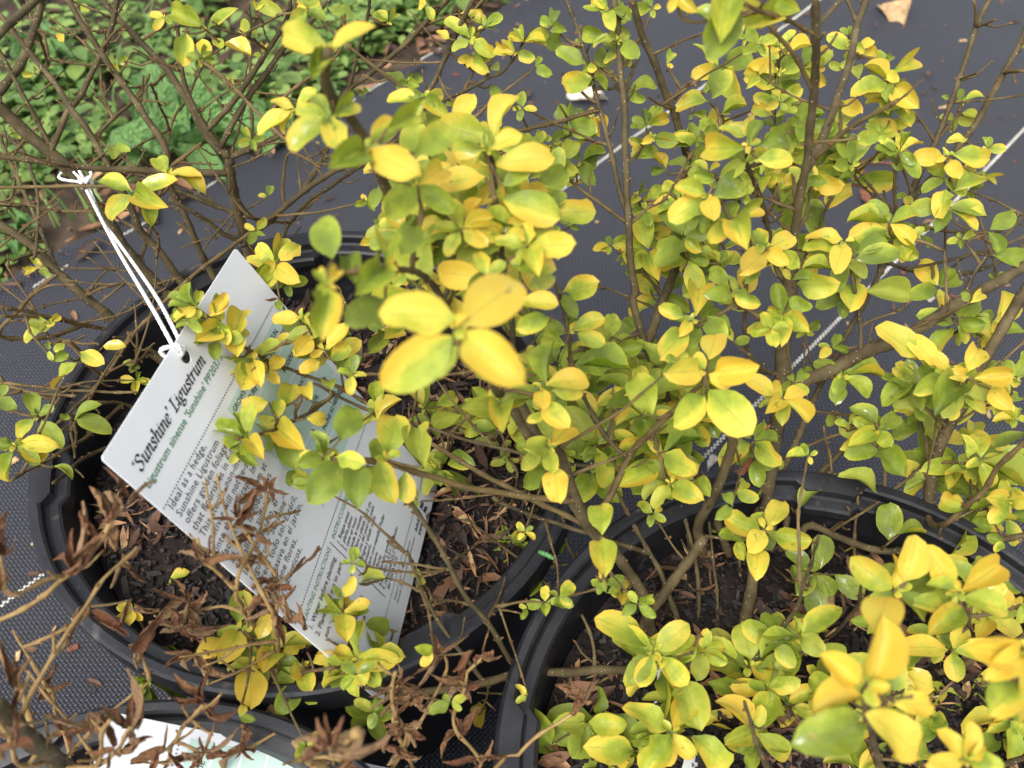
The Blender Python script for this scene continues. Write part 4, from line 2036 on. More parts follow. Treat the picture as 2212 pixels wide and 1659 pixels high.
def dead_mesh(name, roll, curl, seed):
    """shrivelled leaf: rolled lengthwise, bent, twisted, with a ragged edge"""
    rnd = random.Random(seed)
    vs, fs = [], []
    rows, cols = 9, 6
    tw, bend = rnd.uniform(-2.2, 2.2), rnd.uniform(-.9, .9)
    for i in range(rows):
        u = i / (rows - 1)
        wd = math.sin(math.pi * (0.03 + 0.95 * u ** rnd.choice((.8, .9, 1.0)))) ** 0.45 * 0.5
        rl = roll * (0.75 + 0.5 * u)
        for j in range(cols):
            v = (j / (cols - 1)) * 2 - 1
            if j in (0, cols - 1): v *= rnd.uniform(.65, 1.15)
            a = v * rl
            r = wd / max(1.0, rl) * 1.45
            y, z = r * math.sin(a), r * (1 - math.cos(a)) * (.9 + .3 * v)
            t = tw * (u - .3)
            y, z = y * math.cos(t) - z * math.sin(t), y * math.sin(t) + z * math.cos(t)
            vs.append(Vector((u + rnd.uniform(-.02, .02), y + bend * math.sin(u * 2.6 + .3 * tw) * .5 + rnd.uniform(-.05, .05), z * .5 - curl * (u - .25) ** 2 + rnd.uniform(-.015, .015))))
    for i in range(rows - 1):
        for j in range(cols - 1):
            a = i * cols + j
            fs.append((a, a + 1, a + cols + 1, a + cols))
    return mesh(name, vs, fs)
DEADS = [dead_mesh('dead_leaf_%02d' % k, random.uniform(1.9, 3.6), random.uniform(-0.6, 0.9), 50 + k) for k in range(14)]
for me in LEAVES: me.materials.append(M_LEAF)
for me in DEADS: me.materials.append(M_DEAD)

# ------------------------------------------------------------------ ground
GD = math.radians(45.7)
GU, GN = Vector((math.cos(GD), math.sin(GD), 0)), Vector((-math.sin(GD), math.cos(GD), 0))
A0 = PZ(60, 1265, 0.004)
OFFA = A0.dot(GN)
def gxy(t, o):                # t metres along the stripes, o metres across from stripe one
    p = GU * t + GN * (OFFA + o)
    return p
def wav(x, y, s, seed=0.0):
    return noise.noise(Vector((x * s, y * s, seed)))
EDGE = 0.285
def edge_at(t):
    return EDGE + 0.010 * math.sin(t * 7.0) + 0.012 * wav(t, 0, 5.0, 3.3)
vs, fs = [], []
n = 60
for i in range(n + 1):
    for j in range(n + 1):
        x, y = -30 + 60 * (i / n), -30 + 60 * (j / n)
        x = math.copysign(abs(x / 30) ** 3 * 30, x); y = math.copysign(abs(y / 30) ** 3 * 30, y)
        vs.append(Vector((x, y, -0.012 + 0.004 * wav(x, y, 6) * (1 if abs(x) < 3 and abs(y) < 3 else 0))))
for i in range(n):
    for j in range(n):
        a = i * (n + 1) + j
        fs.append((a, a + n + 1, a + n + 2, a + 1))
tag(obj('ground', mesh('ground', vs, fs), M_EARTH), 'brown damp earth under weeds and ground cloth', 'ground', kind='structure')
# woven cloth sheet
def mat_z(p, o):
    z = 0.004 + 0.0022 * wav(p.x, p.y, 4.0, 1.7) + 0.0009 * wav(p.x, p.y, 14.0, 5.0)
    e = max(0.0, 1 - max(0.0, EDGE - o) / 0.03)
    return z + e * e * (0.004 + 0.010 * max(0, wav(p.x, p.y, 9.0, 8.0)))
NT, NO = 150, 110
vs, fs = [], []
for i in range(NT + 1):
    t = -2.4 + 5.6 * i / NT
    e = edge_at(t)
    for j in range(NO + 1):
        f = (j / NO) ** 1.6
        o = e - f * 3.2
        p = gxy(t, o)
        vs.append(Vector((p.x, p.y, mat_z(p, o))))
for i in range(NT):
    for j in range(NO):
        a = i * (NO + 1) + j
        fs.append((a, a + 1, a + NO + 2, a + NO + 1))
cloth = obj('ground_cloth', mesh('ground_cloth', vs, fs), M_MAT)
M_MAT.node_tree.nodes['Mapping'].inputs['Rotation'].default_value = (0, 0, -GD)
tag(cloth, 'black woven plastic ground cloth with dashed white guide stripes', 'ground cloth', kind='structure')
def tt0(t): return t
def stripe(o0, t0, t1, wd, seed, thin=False):
    r = random.Random(seed)
    vs, fs = [], []
    t = t0
    k = 0
    while t < t1:
        for row in (0, 1):
            L = 0.0021 * r.uniform(0.85, 1.1)
            if thin and wav(tt0(t), 0, 22.0, 6.0) < 0.05: continue
            tt = t + (0.0021 if row else 0)
            oo = o0 + (wd * 0.5 if row else -wd * 0.5) + 0.0016 * math.sin(tt * 5)
            b = len(vs)
            for dx, dy, dz in ((-.5, -.5, 0), (.5, -.5, 0), (.5, .5, 0), (-.5, .5, 0), (-.25, -.25, 1), (.25, -.25, 1), (.25, .25, 1), (-.25, .25, 1)):
                p = gxy(tt + dx * L, oo + dy * wd * 1.05)
                vs.append(Vector((p.x, p.y, mat_z(p, oo) + 0.0003 + dz * 0.0009)))
            for f in ((4, 5, 6, 7), (0, 1, 5, 4), (1, 2, 6, 5), (2, 3, 7, 6), (3, 0, 4, 7)):
                fs.append(tuple(b + q for q in f))
        t += 0.0042
    return mesh('guide_stripe', vs, fs)
for o0, a, b, wd, s in ((0.0, -0.7, 1.3, 0.0015, 1), (-0.302, -0.5, 1.3, 0.0015, 2), (EDGE - 0.014, -0.6, 1.2, 0.0009, 3)):
    tag(obj('guide_stripe', stripe(o0, a, b, wd, s, s == 3), M_STRIPE, cloth), kind='stuff')

# ------------------------------------------------------------------ pots
def lathe(vs, fs, prof, seg=96, fn=None, close=False):
    b = len(vs)
    for k in range(seg):
        a = 2 * math.pi * k / seg
        for (r, z) in prof:
            if fn: r, z = fn(a, r, z)
            vs.append(Vector((r * math.cos(a), r * math.sin(a), z)))
    m = len(prof)
    for k in range(seg):
        for i in range(m - 1):
            a0, a1 = b + k * m + i, b + ((k + 1) % seg) * m + i
            fs.append((a0, a1, a1 + 1, a0 + 1))
def make_pot(key, label, rot, seed):
    r = random.Random(seed)
    root = empty('nursery_pot', POT[key])
    root.rotation_euler.z = rot
    tag(root, label, 'plant pot', 'black nursery pots')
    ph = [r.uniform(0, 6.28) for _ in range(4)]
    def warp(a, rr, z):
        d = 1 + 0.004 * math.sin(2 * a + ph[0]) + 0.0012 * math.sin(5 * a + ph[1])
        return rr * d, z + 0.0012 * math.sin(3 * a + ph[2]) * (z / 0.25)
    body = [(0.104, 0.006), (0.108, 0.002), (0.112, 0.006), (0.1165, 0.06), (0.121, 0.12), (0.126, 0.18), (0.1295, 0.222), (0.1275, 0.224), (0.1235, 0.215), (0.1185, 0.15), (0.113, 0.08), (0.106, 0.012), (0.0, 0.010)]
    vs, fs = [], []
    lathe(vs, fs, body, 96, warp)
    obj('body', mesh('pot_body', vs, fs), M_POT, root)
    lugs = [r.uniform(0, 0.4) + q * 2 * math.pi / 4 for q in range(4)]
    def rimw(a, rr, z):
        k = 0.0
        for g in lugs:
            dd = abs((a - g + math.pi) % (2 * math.pi) - math.pi)
            if dd < 0.10: k = 1.0
            elif dd < 0.115: k = max(k, 1 - (dd - 0.10) / 0.015)
        if rr < 0.1345: rr -= 0.0045 * k if rr > 0.1262 else 0.0
        rr2, z2 = warp(a, rr, z)
        return rr2, z2
    rim = [(0.1300, 0.2235), (0.1372, 0.2230), (0.1392, 0.2245), (0.1400, 0.2290), (0.1404, 0.2455), (0.1398, 0.2490), (0.1383, 0.2502), (0.1352, 0.2500), (0.1341, 0.2488),
           (0.1336, 0.2448), (0.1326, 0.2436), (0.1284, 0.2430), (0.1272, 0.2418), (0.1266, 0.2380), (0.1258, 0.2300), (0.1240, 0.2160)]
    vs, fs = [], []
    lathe(vs, fs, rim, 180, rimw)
    me = mesh('pot_rim', vs, fs)
    me.set_sharp_from_angle(angle=math.radians(28))
    obj('rim', me, M_POT, root)
    return root
make_pot('A', 'black plastic nursery pot holding the shrub with the big white tag', 0.2, 3)
make_pot('B', 'black plastic nursery pot holding the leafiest yellow shrub', 1.1, 5)
make_pot('C', 'black plastic nursery pot holding the shrub with dead brown leaves', 2.0, 8)
# potting mix + mulch
TAG_R = [[0.133, -0.476, 0.8693], [0.9707, 0.2399, -0.0171], [-0.2004, 0.8461, 0.494]]
TAG_O = Vector((-0.1372, 0.1563, 0.3749))
TAG_X, TAG_Y, TAG_N = [Vector([TAG_R[i][k] for i in range(3)]) for k in range(3)]
def tag_plane_z(p, pad=.008):
    z = TAG_O.z - (TAG_N.x * (p.x - TAG_O.x) + TAG_N.y * (p.y - TAG_O.y)) / TAG_N.z
    q = Vector((p.x, p.y, z)) - TAG_O
    return z if -pad < q.dot(TAG_X) < .127 + pad and -.1663 - pad < q.dot(TAG_Y) < pad else None
def soil_z(p, c):
    q = (p - c).length
    zt = tag_plane_z(p)
    return min(zt - .007, soil_base(p, q)) if zt is not None else soil_base(p, q)
def soil_base(p, q):
    return SOIL_Z + 0.006 * wav(p.x, p.y, 30, 2.0) + 0.003 * wav(p.x, p.y, 90, 4.0) - 0.006 * (q / 0.12) ** 4
def add_chip(vs, fs, p, L, Wd, H, r, tilt=0.5):
    q = Quaternion((r.gauss(0, 1), r.gauss(0, 1), r.gauss(0, 1)), r.uniform(0, tilt)) @ Quaternion((0, 0, 1), r.uniform(0, 6.28))
    b = len(vs)
    for dx, dy, dz in ((-1, -1, -1), (1, -1, -1), (1, 1, -1), (-1, 1, -1), (-1, -1, 1), (1, -1, 1), (1, 1, 1), (-1, 1, 1)):
        v = Vector((dx * L * r.uniform(.55, 1.1), dy * Wd * r.uniform(.5, 1.1), dz * H * r.uniform(.5, 1.1))) * 0.5
        vs.append(p + q @ v)
    for f in ((0, 3, 2, 1), (4, 5, 6, 7), (0, 1, 5, 4), (1, 2, 6, 5), (2, 3, 7, 6), (3, 0, 4, 7)):
        fs.append(tuple(b + k for k in f))
def add_curl(vs, fs, p, L, Wd, r, tilt=1.0):
    q = Quaternion((r.gauss(0, 1), r.gauss(0, 1), r.gauss(0, 0.3)), r.uniform(0, tilt)) @ Quaternion((0, 0, 1), r.uniform(0, 6.28))
    b = len(vs)
    roll = r.uniform(1.0, 2.4)
    cv = r.uniform(-0.9, 0.9)
    for i, u in enumerate((0, 0.3, 0.7, 1.0)):
        wd = (0.12, 1.0, 0.9, 0.08)[i]
        for j in (-1, 0, 1):
            a = j * roll * 0.6
            vs.append(p + q @ Vector(((u - .5) * L, Wd * 0.5 * wd * math.sin(a) / max(0.5, math.sin(min(1.5, roll * .6))), Wd * .5 * wd * (1 - math.cos(a)) + cv * L * (u - .5) ** 2)))
    for i in range(3):
        for j in range(2):
            a = b + i * 3 + j
            fs.append((a, a + 1, a + 4, a + 3))
WHICH = {'A': 'around the bare stems', 'B': 'under the leafiest yellow shrub', 'C': 'under the dead brown leaves'}
for key in 'ABC':
    c = POT[key]
    r = random.Random(ord(key))
    vs, fs = [Vector((0, 0, SOIL_Z))], []
    R_, S_ = 26, 72
    for i in range(1, R_ + 1):
        for k in range(S_):
            a = 2 * math.pi * k / S_
            p = c + Vector((math.cos(a), math.sin(a), 0)) * 0.1228 * i / R_
            vs.append(Vector((p.x - c.x, p.y - c.y, soil_z(p, c))))
    for k in range(S_): fs.append((0, 1 + k, 1 + (k + 1) % S_))
    for i in range(R_ - 1):
        for k in range(S_):
            a, b = 1 + i * S_ + k, 1 + i * S_ + (k + 1) % S_
            fs.append((a, a + S_, b + S_, b))
    so = obj('potting_soil', mesh('potting_soil', vs, fs), M_SOIL)
    so.location = c
    tag(so, 'dark potting soil ' + WHICH[key], 'soil', kind='stuff')
    vs, fs = [], []
    for _ in range(5200):
        a, q = r.uniform(0, 6.283), math.sqrt(r.random()) * 0.1195
        p = c + Vector((math.cos(a) * q, math.sin(a) * q, 0))
        s = r.choice((0.0015, 0.002, 0.0025, 0.003, 0.004, 0.0075)) * r.uniform(.7, 1.3)
        add_chip(vs, fs, Vector((p.x, p.y, soil_z(p, c) + r.uniform(0, 0.003))), s, s * (r.uniform(.5, .9) if s < .0035 else r.uniform(.2, .4)), s * (r.uniform(.4, .8) if s < .0035 else .2), r, 1.2)
    tag(obj('bark_mulch', mesh('bark_mulch', vs, fs, False), M_CHIP), 'dark bark mulch chips ' + WHICH[key], 'mulch', kind='stuff')
    vs, fs = [], []
    for _ in range(1900 if key != 'B' else 1500):
        a, q = r.uniform(0, 6.283), math.sqrt(r.random()) * 0.118
        p = c + Vector((math.cos(a) * q, math.sin(a) * q, 0))
        if wav(p.x, p.y, 24, 9.0) < -0.12: continue
        L = r.choice((.005, .007, .009, .012, .016)) * r.uniform(.8, 1.2)
        add_curl(vs, fs, Vector((p.x, p.y, soil_z(p, c) + r.uniform(0.001, 0.006))), L, L * r.choice((.08, .12, .2, .32)), r, 1.1)
    tag(obj('leaf_litter', mesh('leaf_litter', vs, fs), M_LITTER), 'dry curled leaf litter ' + WHICH[key], 'leaf litter', kind='stuff')
    # slow-release beads
    spots = {'A': [(328, 1155), (318, 1237), (345, 1232), (280, 1276), (1010, 800), (985, 805), (1030, 830), (960, 822), (905, 990), (690, 640)], 'B': [(1560, 1410), (1700, 1150), (1640, 1640), (1870, 1390), (1800, 1260), (1450, 1090)], 'C': [(700, 1640)]}[key]
    for (x, y) in spots:
        p = PZ(x, y, SOIL_Z + 0.004)
        if (Vector((p.x, p.y, 0)) - c).length > 0.118: continue
        bm = bmesh.new()
        bmesh.ops.create_icosphere(bm, subdivisions=2, radius=0.0021 * r.uniform(.8, 1.15))
        for v in bm.verts: v.co *= 1 + 0.12 * wav(v.co.x, v.co.y, 900, v.co.z * 900)
        me = bpy.data.meshes.new('bead'); bm.to_mesh(me); bm.free()
        me.polygons.foreach_set('use_smooth', [True] * len(me.polygons))
        o = obj('fertiliser_bead', me, M_BEAD); o.location = Vector((p.x, p.y, soil_z(p, c) + 0.0028))
        tag(o, 'small pale grey fertiliser bead lying on the potting soil ' + WHICH[key], 'bead', 'pale beads on the soil ' + WHICH[key])

# ------------------------------------------------------------------ weeds beyond the cloth
def in_view(p, m=160):
    if depth_of(p) < 0.05: return False
    x, y = to_px(p)
    return -m < x < W0 + m and -m < y < H0 + m
r = random.Random(21)
vs, fs = [], []
def add_leaflet(vs, fs, p, d, L, Wd, r, up=0.3):
    d = d.normalized()
    side = d.cross(Vector((0, 0, 1)))
    if side.length < 1e-3: side = Vector((1, 0, 0))
    side.normalize()
    nrm = side.cross(d)
    b = len(vs)
    for u, wd, zz in ((0, .06, 0), (.3, .85, .06), (.6, 1, .05), (.85, .6, -.02), (1, .05, -.12)):
        for j in (-1, 0, 1):
            vs.append(p + d * L * u + side * j * Wd * .5 * wd + nrm * (L * zz + abs(j) * Wd * .16 + r.uniform(-.03, .03) * Wd))
    for i in range(4):
        for j in range(2):
            a = b + i * 3 + j
            fs.append((a, a + 1, a + 4, a + 3))
ROS = [(Vector((PZ(x * .337, y * .337, 0).x, PZ(x * .337, y * .337, 0).y, 0)), r_) for x, y, r_ in ((1140, 880, .075), (250, 330, .03), (100, 1480, .03))]
made = 0
while made < 900:
    t, o = r.uniform(-0.6, 1.3), EDGE + abs(r.gauss(0, 0.28)) - 0.005
    p = gxy(t, o)
    if not in_view(Vector((p.x, p.y, 0.02))): 
        if r.random() > 0.08: continue
    if o < edge_at(t) + 0.001: continue
    if any((Vector((p.x, p.y, 0)) - q_).length < r_ and r.random() < .93 for q_, r_ in ROS): continue
    dens = wav(p.x, p.y, 8.0, 12.0) + 0.35 - (0.6 if o < EDGE + 0.05 else 0.0)
    if r.random() > 0.15 + 1.4 * dens: continue
    made += 1
    kind = r.random()
    h = r.uniform(0.004, 0.035) * r.choice((.5, 1, 1.4))
    nl = r.randint(4, 9)
    big = r.uniform(0.007, 0.019) * (1.8 if kind > .8 else 1)
    for k in range(nl):
        a = k * 2.4 + r.uniform(-.4, .4)
        zz = -0.008 + h * (k + 1) / nl
        d = Vector((math.cos(a), math.sin(a), r.uniform(-0.15, 0.45)))
        q = Vector((p.x, p.y, zz)) + Vector((math.cos(a), math.sin(a), 0)) * r.uniform(0.001, 0.008)
        add_leaflet(vs, fs, q, d, big * r.uniform(.7, 1.3), big * r.uniform(.5, .75), r)
tag(obj('weeds', mesh('weeds', vs, fs), M_WEED), 'low mixed green weeds growing beyond the edge of the ground cloth', 'weeds', kind='stuff')
vs, fs = [], []
for _ in range(1100):
    t, o = r.uniform(-0.5, 1.4), EDGE + 0.02 + abs(r.gauss(0, 0.3))
    p = gxy(t, o)
    if wav(p.x, p.y, 6.0, 30.0) < 0.0: continue
    a, L, lean = r.uniform(0, 6.28), r.uniform(0.03, 0.10), r.uniform(0.3, 1.0)
    wd = r.uniform(0.0009, 0.002)
    d = Vector((math.cos(a), math.sin(a), 0)); s = Vector((-d.y, d.x, 0))
    b = len(vs)
    for u in (0, .35, .7, 1):
        q = Vector((p.x, p.y, -0.01)) + d * L * lean * u * u + Vector((0, 0, L * (u - .45 * lean * u * u)))
        vs.append(q - s * wd * (1 - .9 * u)); vs.append(q + s * wd * (1 - .9 * u))
    for i in range(3): fs.append((b + 2 * i, b + 2 * i + 1, b + 2 * i + 3, b + 2 * i + 2))
tag(obj('grass', mesh('grass', vs, fs), M_GRASS), 'thin green grass blades among the low weeds', 'grass', kind='stuff')
vs, fs = [], []
for _ in range(1500):
    t, o = r.uniform(-0.6, 1.3), EDGE + r.uniform(-0.03, 0.5) * r.choice((1, 1, .4))
    if o > EDGE + 0.16 and r.random() < 0.65: continue
    p = gxy(t, o)
    L = r.uniform(0.008, 0.034)
    zb = -0.004 if o > edge_at(t) else 0.012
    if r.random() < .6: add_curl(vs, fs, Vector((p.x, p.y, zb + r.uniform(0, .006))), L, L * r.uniform(.2, .5), r, 0.5)
    else: add_chip(vs, fs, Vector((p.x, p.y, zb)), L, L * .25, L * .12, r, 0.4)
tag(obj('litter', mesh('litter', vs, fs), M_LITTER), 'brown dead leaves and bark bits along the edge of the cloth', 'litter', kind='stuff')
# fine debris strewn over the cloth
vs, fs = [], []
for _ in range(1700):
    t, o = r.uniform(-0.7, 1.4), EDGE - 0.01 - r.random() * 1.1
    p = gxy(t, o)
    if any((Vector((p.x, p.y, 0)) - Vector((POT[k].x, POT[k].y, 0))).length < .125 for k in 'ABC'): continue
    L = r.choice((.0012, .0015, .002, .003, .005, .007)) * r.uniform(.7, 1.4)
    if L > .006 and r.random() < .7:
        add_curl(vs, fs, Vector((p.x, p.y, mat_z(p, o) + .0012)), L * 1.5, L * .5, r, 0.25)
        continue
    add_chip(vs, fs, Vector((p.x, p.y, mat_z(p, o) + .0007)), L, L * r.uniform(.3, .8), min(.001, L * .4), r, 0.3)
tag(obj('debris', mesh('debris', vs, fs, False), M_LITTER), 'fine brown crumbs strewn over the black ground cloth', 'debris', kind='stuff')
BROAD = [leaf_mesh('broad_%d' % k, random.uniform(.1, .4), random.uniform(.3, .8), random.uniform(1.5, 3.0), 2.4, rows=11, twist=random.uniform(-.3, .3)) for k in range(4)]
for me in BROAD: me.materials.append(M_BROAD)
def weed_rosette(label, cx, cy, tips):
    base = PZ(cx, cy, -0.004)
    root = empty('broadleaf_weed', base)
    tag(root, label, 'weed', 'broadleaf weeds beyond the cloth')
    for i, (x, y, wd, z) in enumerate(tips):
        tip = PZ(x, y, z)
        d = tip - base
        L = d.length
        sc = depth_of(tip) / F0
        zax = (CAM - base).normalized() * 0.4 + Vector((0, 0, 1))
        xax = d.normalized(); yax = zax.cross(xax).normalized(); zax = xax.cross(yax)
        o = obj('leaf', BROAD[i % 4], None, root)
        Wd = wd * sc
        o.matrix_basis = Matrix.Translation(xax * L * .06) @ Matrix(((xax.x * L, yax.x * Wd, zax.x * L, 0), (xax.y * L, yax.y * Wd, zax.y * L, 0), (xax.z * L, yax.z * Wd, zax.z * L, 0), (0, 0, 0, 1)))
q = 0.337
weed_rosette('large broadleaf weed with wavy pale green leaves behind the bare stems', 1140 * q, 960 * q,
    [(x * q, y * q, wd * q, z) for x, y, wd, z in ((720, 900, 250, .03), (930, 430, 230, .045), (1090, 600, 200, .04), (1450, 620, 220, .04), (1720, 740, 240, .03), (1770, 880, 200, .02), (1390, 1090, 170, .02), (820, 560, 220, .03), (830, 1010, 160, .012), (1240, 500, 200, .05), (1130, 780, 120, .05))])
weed_rosette('broadleaf weed with toothed green leaves at the far end of the weed patch', 250 * q, 330 * q,
    [(x * q, y * q, wd * q, z) for x, y, wd, z in ((120, 380, 150, .03), (380, 300, 150, .04), (250, 180, 150, .04), (360, 450, 140, .02), (160, 240, 130, .03))])
weed_rosette('small broadleaf weed with rounded leaves beside the cloth edge', 100 * q, 1480 * q,
    [(x * q, y * q, wd * q, z) for x, y, wd, z in ((190, 1440, 130, .02), (60, 1560, 140, .02), (0, 1460, 120, .02), (120, 1390, 110, .03), (170, 1560, 110, .01))])

# ------------------------------------------------------------------ parse the trace
class Br:
    pass
branches = {'A': [], 'B': [], 'C': []}
nodes_ = {'A': [], 'B': [], 'C': []}
zx = zy = 0.0
zs = 1.0
cur = 'A'
node = None
K = W0 / 3264.0
def zpx(x, y):
    return (zx + float(x) * zs) * K, (zy + float(y) * zs) * K
for line in TRACE.splitlines():
    tk = line.split()
    if not tk: continue
    if tk[0] == 'Z': zx, zy, zs = map(float, tk[1:4])
    elif tk[0] == 'S': cur = tk[1]
    elif tk[0] == 'B':
        b = Br()
        b.d0 = tk[1] if tk[1] == 's' else float(tk[1])
        b.d1 = float(tk[2]); b.kind = tk[5]
        kk = 1e-4 * ((1.25 if tk[1] == 's' else 1.38) if cur == 'A' else 1.08)
        b.r0 = float(tk[3]) * kk; b.r1 = float(tk[4]) * kk
        c = tk[6:]
        b.px = [zpx(c[i], c[i + 1]) for i in range(0, len(c), 2)]
        branches[cur].append(b)
    elif tk[0] == '@':
        node = Br()
        node.px = zpx(tk[1], tk[2]); node.d = float(tk[3]); node.leaves = []
        nodes_[cur].append(node)
    else:
        if len(tk) == 4:
            node.leaves.append((None, zpx(tk[0], tk[1]), float(tk[2]) * zs * K, tk[3]))
        else:
            node.leaves.append((zpx(tk[0], tk[1]), zpx(tk[2], tk[3]), float(tk[4]) * zs * K, tk[5]))

# the big tag: wood and leaves traced over it stand in front of it
def before_tag(px, d, gap=.012, pad=.006):
    r_ = ray(*px)
    t = (TAG_O - CAM).dot(TAG_N) / r_.dot(TAG_N)
    q = CAM + r_ * t - TAG_O
    u, v = q.dot(TAG_X), -q.dot(TAG_Y)
    if -pad < u < .127 + pad and -pad < v < .1663 + pad: return min(d, t - gap)
    return d
for key in 'BC':
    for nd in nodes_[key]: nd.d = before_tag(nd.px, nd.d, .014)

# small new leaves at each shoot tip and a lower pair under the traced tier
RT = random.Random(63)
for key in 'AB':
    for nd in nodes_[key]:
        live = [L for L in nd.leaves if L[3] != 'b']
        if len(live) < 3: continue
        m = sum(math.hypot(L[1][0] - nd.px[0], L[1][1] - nd.px[1]) for L in live) / len(live)
        nd.tier = m
        a0 = RT.uniform(0, 6.28)
        for k in range(RT.choice((2, 2, 4))):
            a = a0 + k * 1.57 + RT.uniform(-.3, .3)
            L = m * RT.uniform(.18, .36)
            nd.leaves.append((None, (nd.px[0] + math.cos(a) * L, nd.px[1] - math.sin(a) * L * .8 - m * .06), L * RT.uniform(.4, .6), RT.choice('lgl') if live[0][3] in 'gdwo' else RT.choice('lyh')))

# inner growth the traced leaves half hide: short leafy shoots inside the crown of the leafiest shrub
RF = random.Random(31)
def fill(cx, cy, rx, ry, d0, d1, n, codes, l0=.013, l1=.023):
    for _ in range(n):
        while True:
            u, v = RF.uniform(-1, 1), RF.uniform(-1, 1)
            if u * u + v * v < 1: break
        nd = Br()
        nd.px = (cx + u * rx, cy + v * ry); nd.d = RF.uniform(d0, d1); nd.leaves = []
        a0 = RF.uniform(0, 6.28)
        for k in range(RF.choice((4, 5, 6, 6, 7))):
            a = a0 + k * 1.57 + (.78 if k >= 4 else 0) + RF.uniform(-.35, .35)
            L = RF.uniform(l0, l1) / nd.d * F0 * (.6 if k >= 4 else 1)
            fy = RF.uniform(.6, 1)
            tp = (nd.px[0] + math.cos(a) * L, nd.px[1] - math.sin(a) * L * fy)
            nd.leaves.append((None, tp, RF.uniform(.32, .6) * L, RF.choice(codes)))
        nodes_['B'].append(nd)
fill(1330, 850, 190, 150, .40, .49, 20, 'gglgho')
fill(1440, 560, 60, 200, .42, .48, 6, 'gglgh')
fill(1110, 950, 150, 90, .43, .48, 9, 'glogl', .010, .017)
fill(1750, 1530, 480, 170, .375, .43, 34, 'llyholg')
fill(2080, 850, 140, 480, .42, .47, 18, 'lgyhg')
fill(1690, 350, 210, 270, .42, .48, 14, 'ghlyg')
fill(1020, 470, 170, 240, .30, .42, 14, 'ghlYg')
fill(1480, 1000, 170, 180, .40, .46, 12, 'glhg')
fill(1000, 460, 150, 230, .27, .34, 16, 'hlyYlg', .010, .016)
fill(2060, 1440, 160, 210, .36, .43, 14, 'lyhlg')
fill(1330, 1560, 160, 90, .39, .43, 6, 'glg')

for nd in list(nodes_['C']):
    if sum(1 for L in nd.leaves if L[3] == 'b') < 1: continue
    for k in range(RF.randint(1, 3)):
        a = RF.uniform(0, 6.28)
        L = RF.uniform(.009, .018) / nd.d * F0
        o = (nd.px[0] + RF.uniform(-14, 14), nd.px[1] + RF.uniform(-14, 14))
        nd.leaves.append((o, (o[0] + math.cos(a) * L, o[1] - math.sin(a) * L), RF.uniform(.22, .45) * L, 'b'))

# ------------------------------------------------------------------ branches
RB = random.Random(99)
def build_branch_mesh(pts, r0, r1, kind, stubs=True):
    """tapered stem with swollen nodes, bud scales and short dead spurs"""
    pts = resample(pts, 0.0035 if r0 > .0009 else 0.003)
    # organic wander
    for i in range(1, len(pts) - 1):
        p = pts[i]
        pts[i] = p + Vector((wav(p.x, p.y, 60, p.z * 60), wav(p.y, p.z, 60, p.x * 60 + 9), wav(p.z, p.x, 60, p.y * 60 + 4))) * (0.0008 if r0 < .0025 else 0.0007)
    n = len(pts)
    step = max(3, int(RB.uniform(0.011, 0.020) / 0.0035))
    off = RB.randint(0, step - 1)
    rad, nodes_i = [], []
    for i in range(n):
        f = i / max(1, n - 1)
        r = r0 + (r1 - r0) * f
        k = (i + off) % step
        if k == 0 and 0 < i < n - 1:
            r *= 1.0 + min(0.45, 0.00028 / r); nodes_i.append(i)
        rad.append(r * (1 + 0.07 * wav(i * .35, r0 * 9000, 1.0, 3.0)))
    vs, fs, mi = [], [], []
    tube(vs, fs, pts, rad, 8 if r0 > .0014 else 6, True, mi, 0)
    fr = frames(pts)
    for q, i in enumerate(nodes_i):
        t, x, y = fr[i]
        a0 = (q % 2) * math.pi / 2 + RB.uniform(-.3, .3)
        for sgn in (0, math.pi):
            a = a0 + sgn
            d = x * math.cos(a) + y * math.sin(a)
            rr = rad[i]
            roll = RB.random()
            if stubs and roll < 0.10:            # spur twig
                L = RB.uniform(0.004, 0.013)
                e = pts[i] + d * (rr + L * .75) + t * L * .6 + Vector((0, 0, L * .3))
                sp_ = resample([pts[i] + d * rr * .6, pts[i] + d * (rr + L * .4) + t * L * .25, e], 0.0022)
                tube(vs, fs, sp_, [max(.00028, .00055 * (1 - .4 * z / len(sp_)) * (1.25 if z % 2 else .9)) for z in range(len(sp_))], 5, True, mi, 0)
                for _ in range(2):
                    add_scale(vs, fs, mi, sp_[-1], (d + t + Vector((RB.uniform(-.6, .6), RB.uniform(-.6, .6), 0))).normalized(), RB.uniform(.0008, .0016))
            elif roll < 0.62:                    # bud scales
                for _ in range(RB.randint(1, 2)):
                    add_scale(vs, fs, mi, pts[i] + d * rr * .8, (d + t * RB.uniform(.1, .9) + x * RB.uniform(-.3, .3)).normalized(), RB.uniform(.0008, .0017))
    me = mesh('branch', vs, fs)
    for m in ({'k': M_BARK, 't': M_TWIG, 'd': M_DTWIG}[kind], M_SCALE): me.materials.append(m)
    me.polygons.foreach_set('material_index', mi)
    return me, pts
def add_scale(vs, fs, mi, p, d, L):
    s = d.orthogonal().normalized(); q = d.cross(s)
    b = len(vs)
    for a in range(4):
        an = a * math.pi / 2
        vs.append(p + (s * math.cos(an) + q * math.sin(an)) * L * .42)
    for a in range(4):
        an = a * math.pi / 2 + .4
        vs.append(p + d * L * .6 + (s * math.cos(an) + q * math.sin(an)) * L * .36)
    vs.append(p + d * L * 1.25)
    for a in range(4):
        c = (a + 1) % 4
        fs.append((b + a, b + c, b + 4 + c, b + 4 + a)); fs.append((b + 4 + a, b + 4 + c, b + 8))
        mi.extend([1, 1])

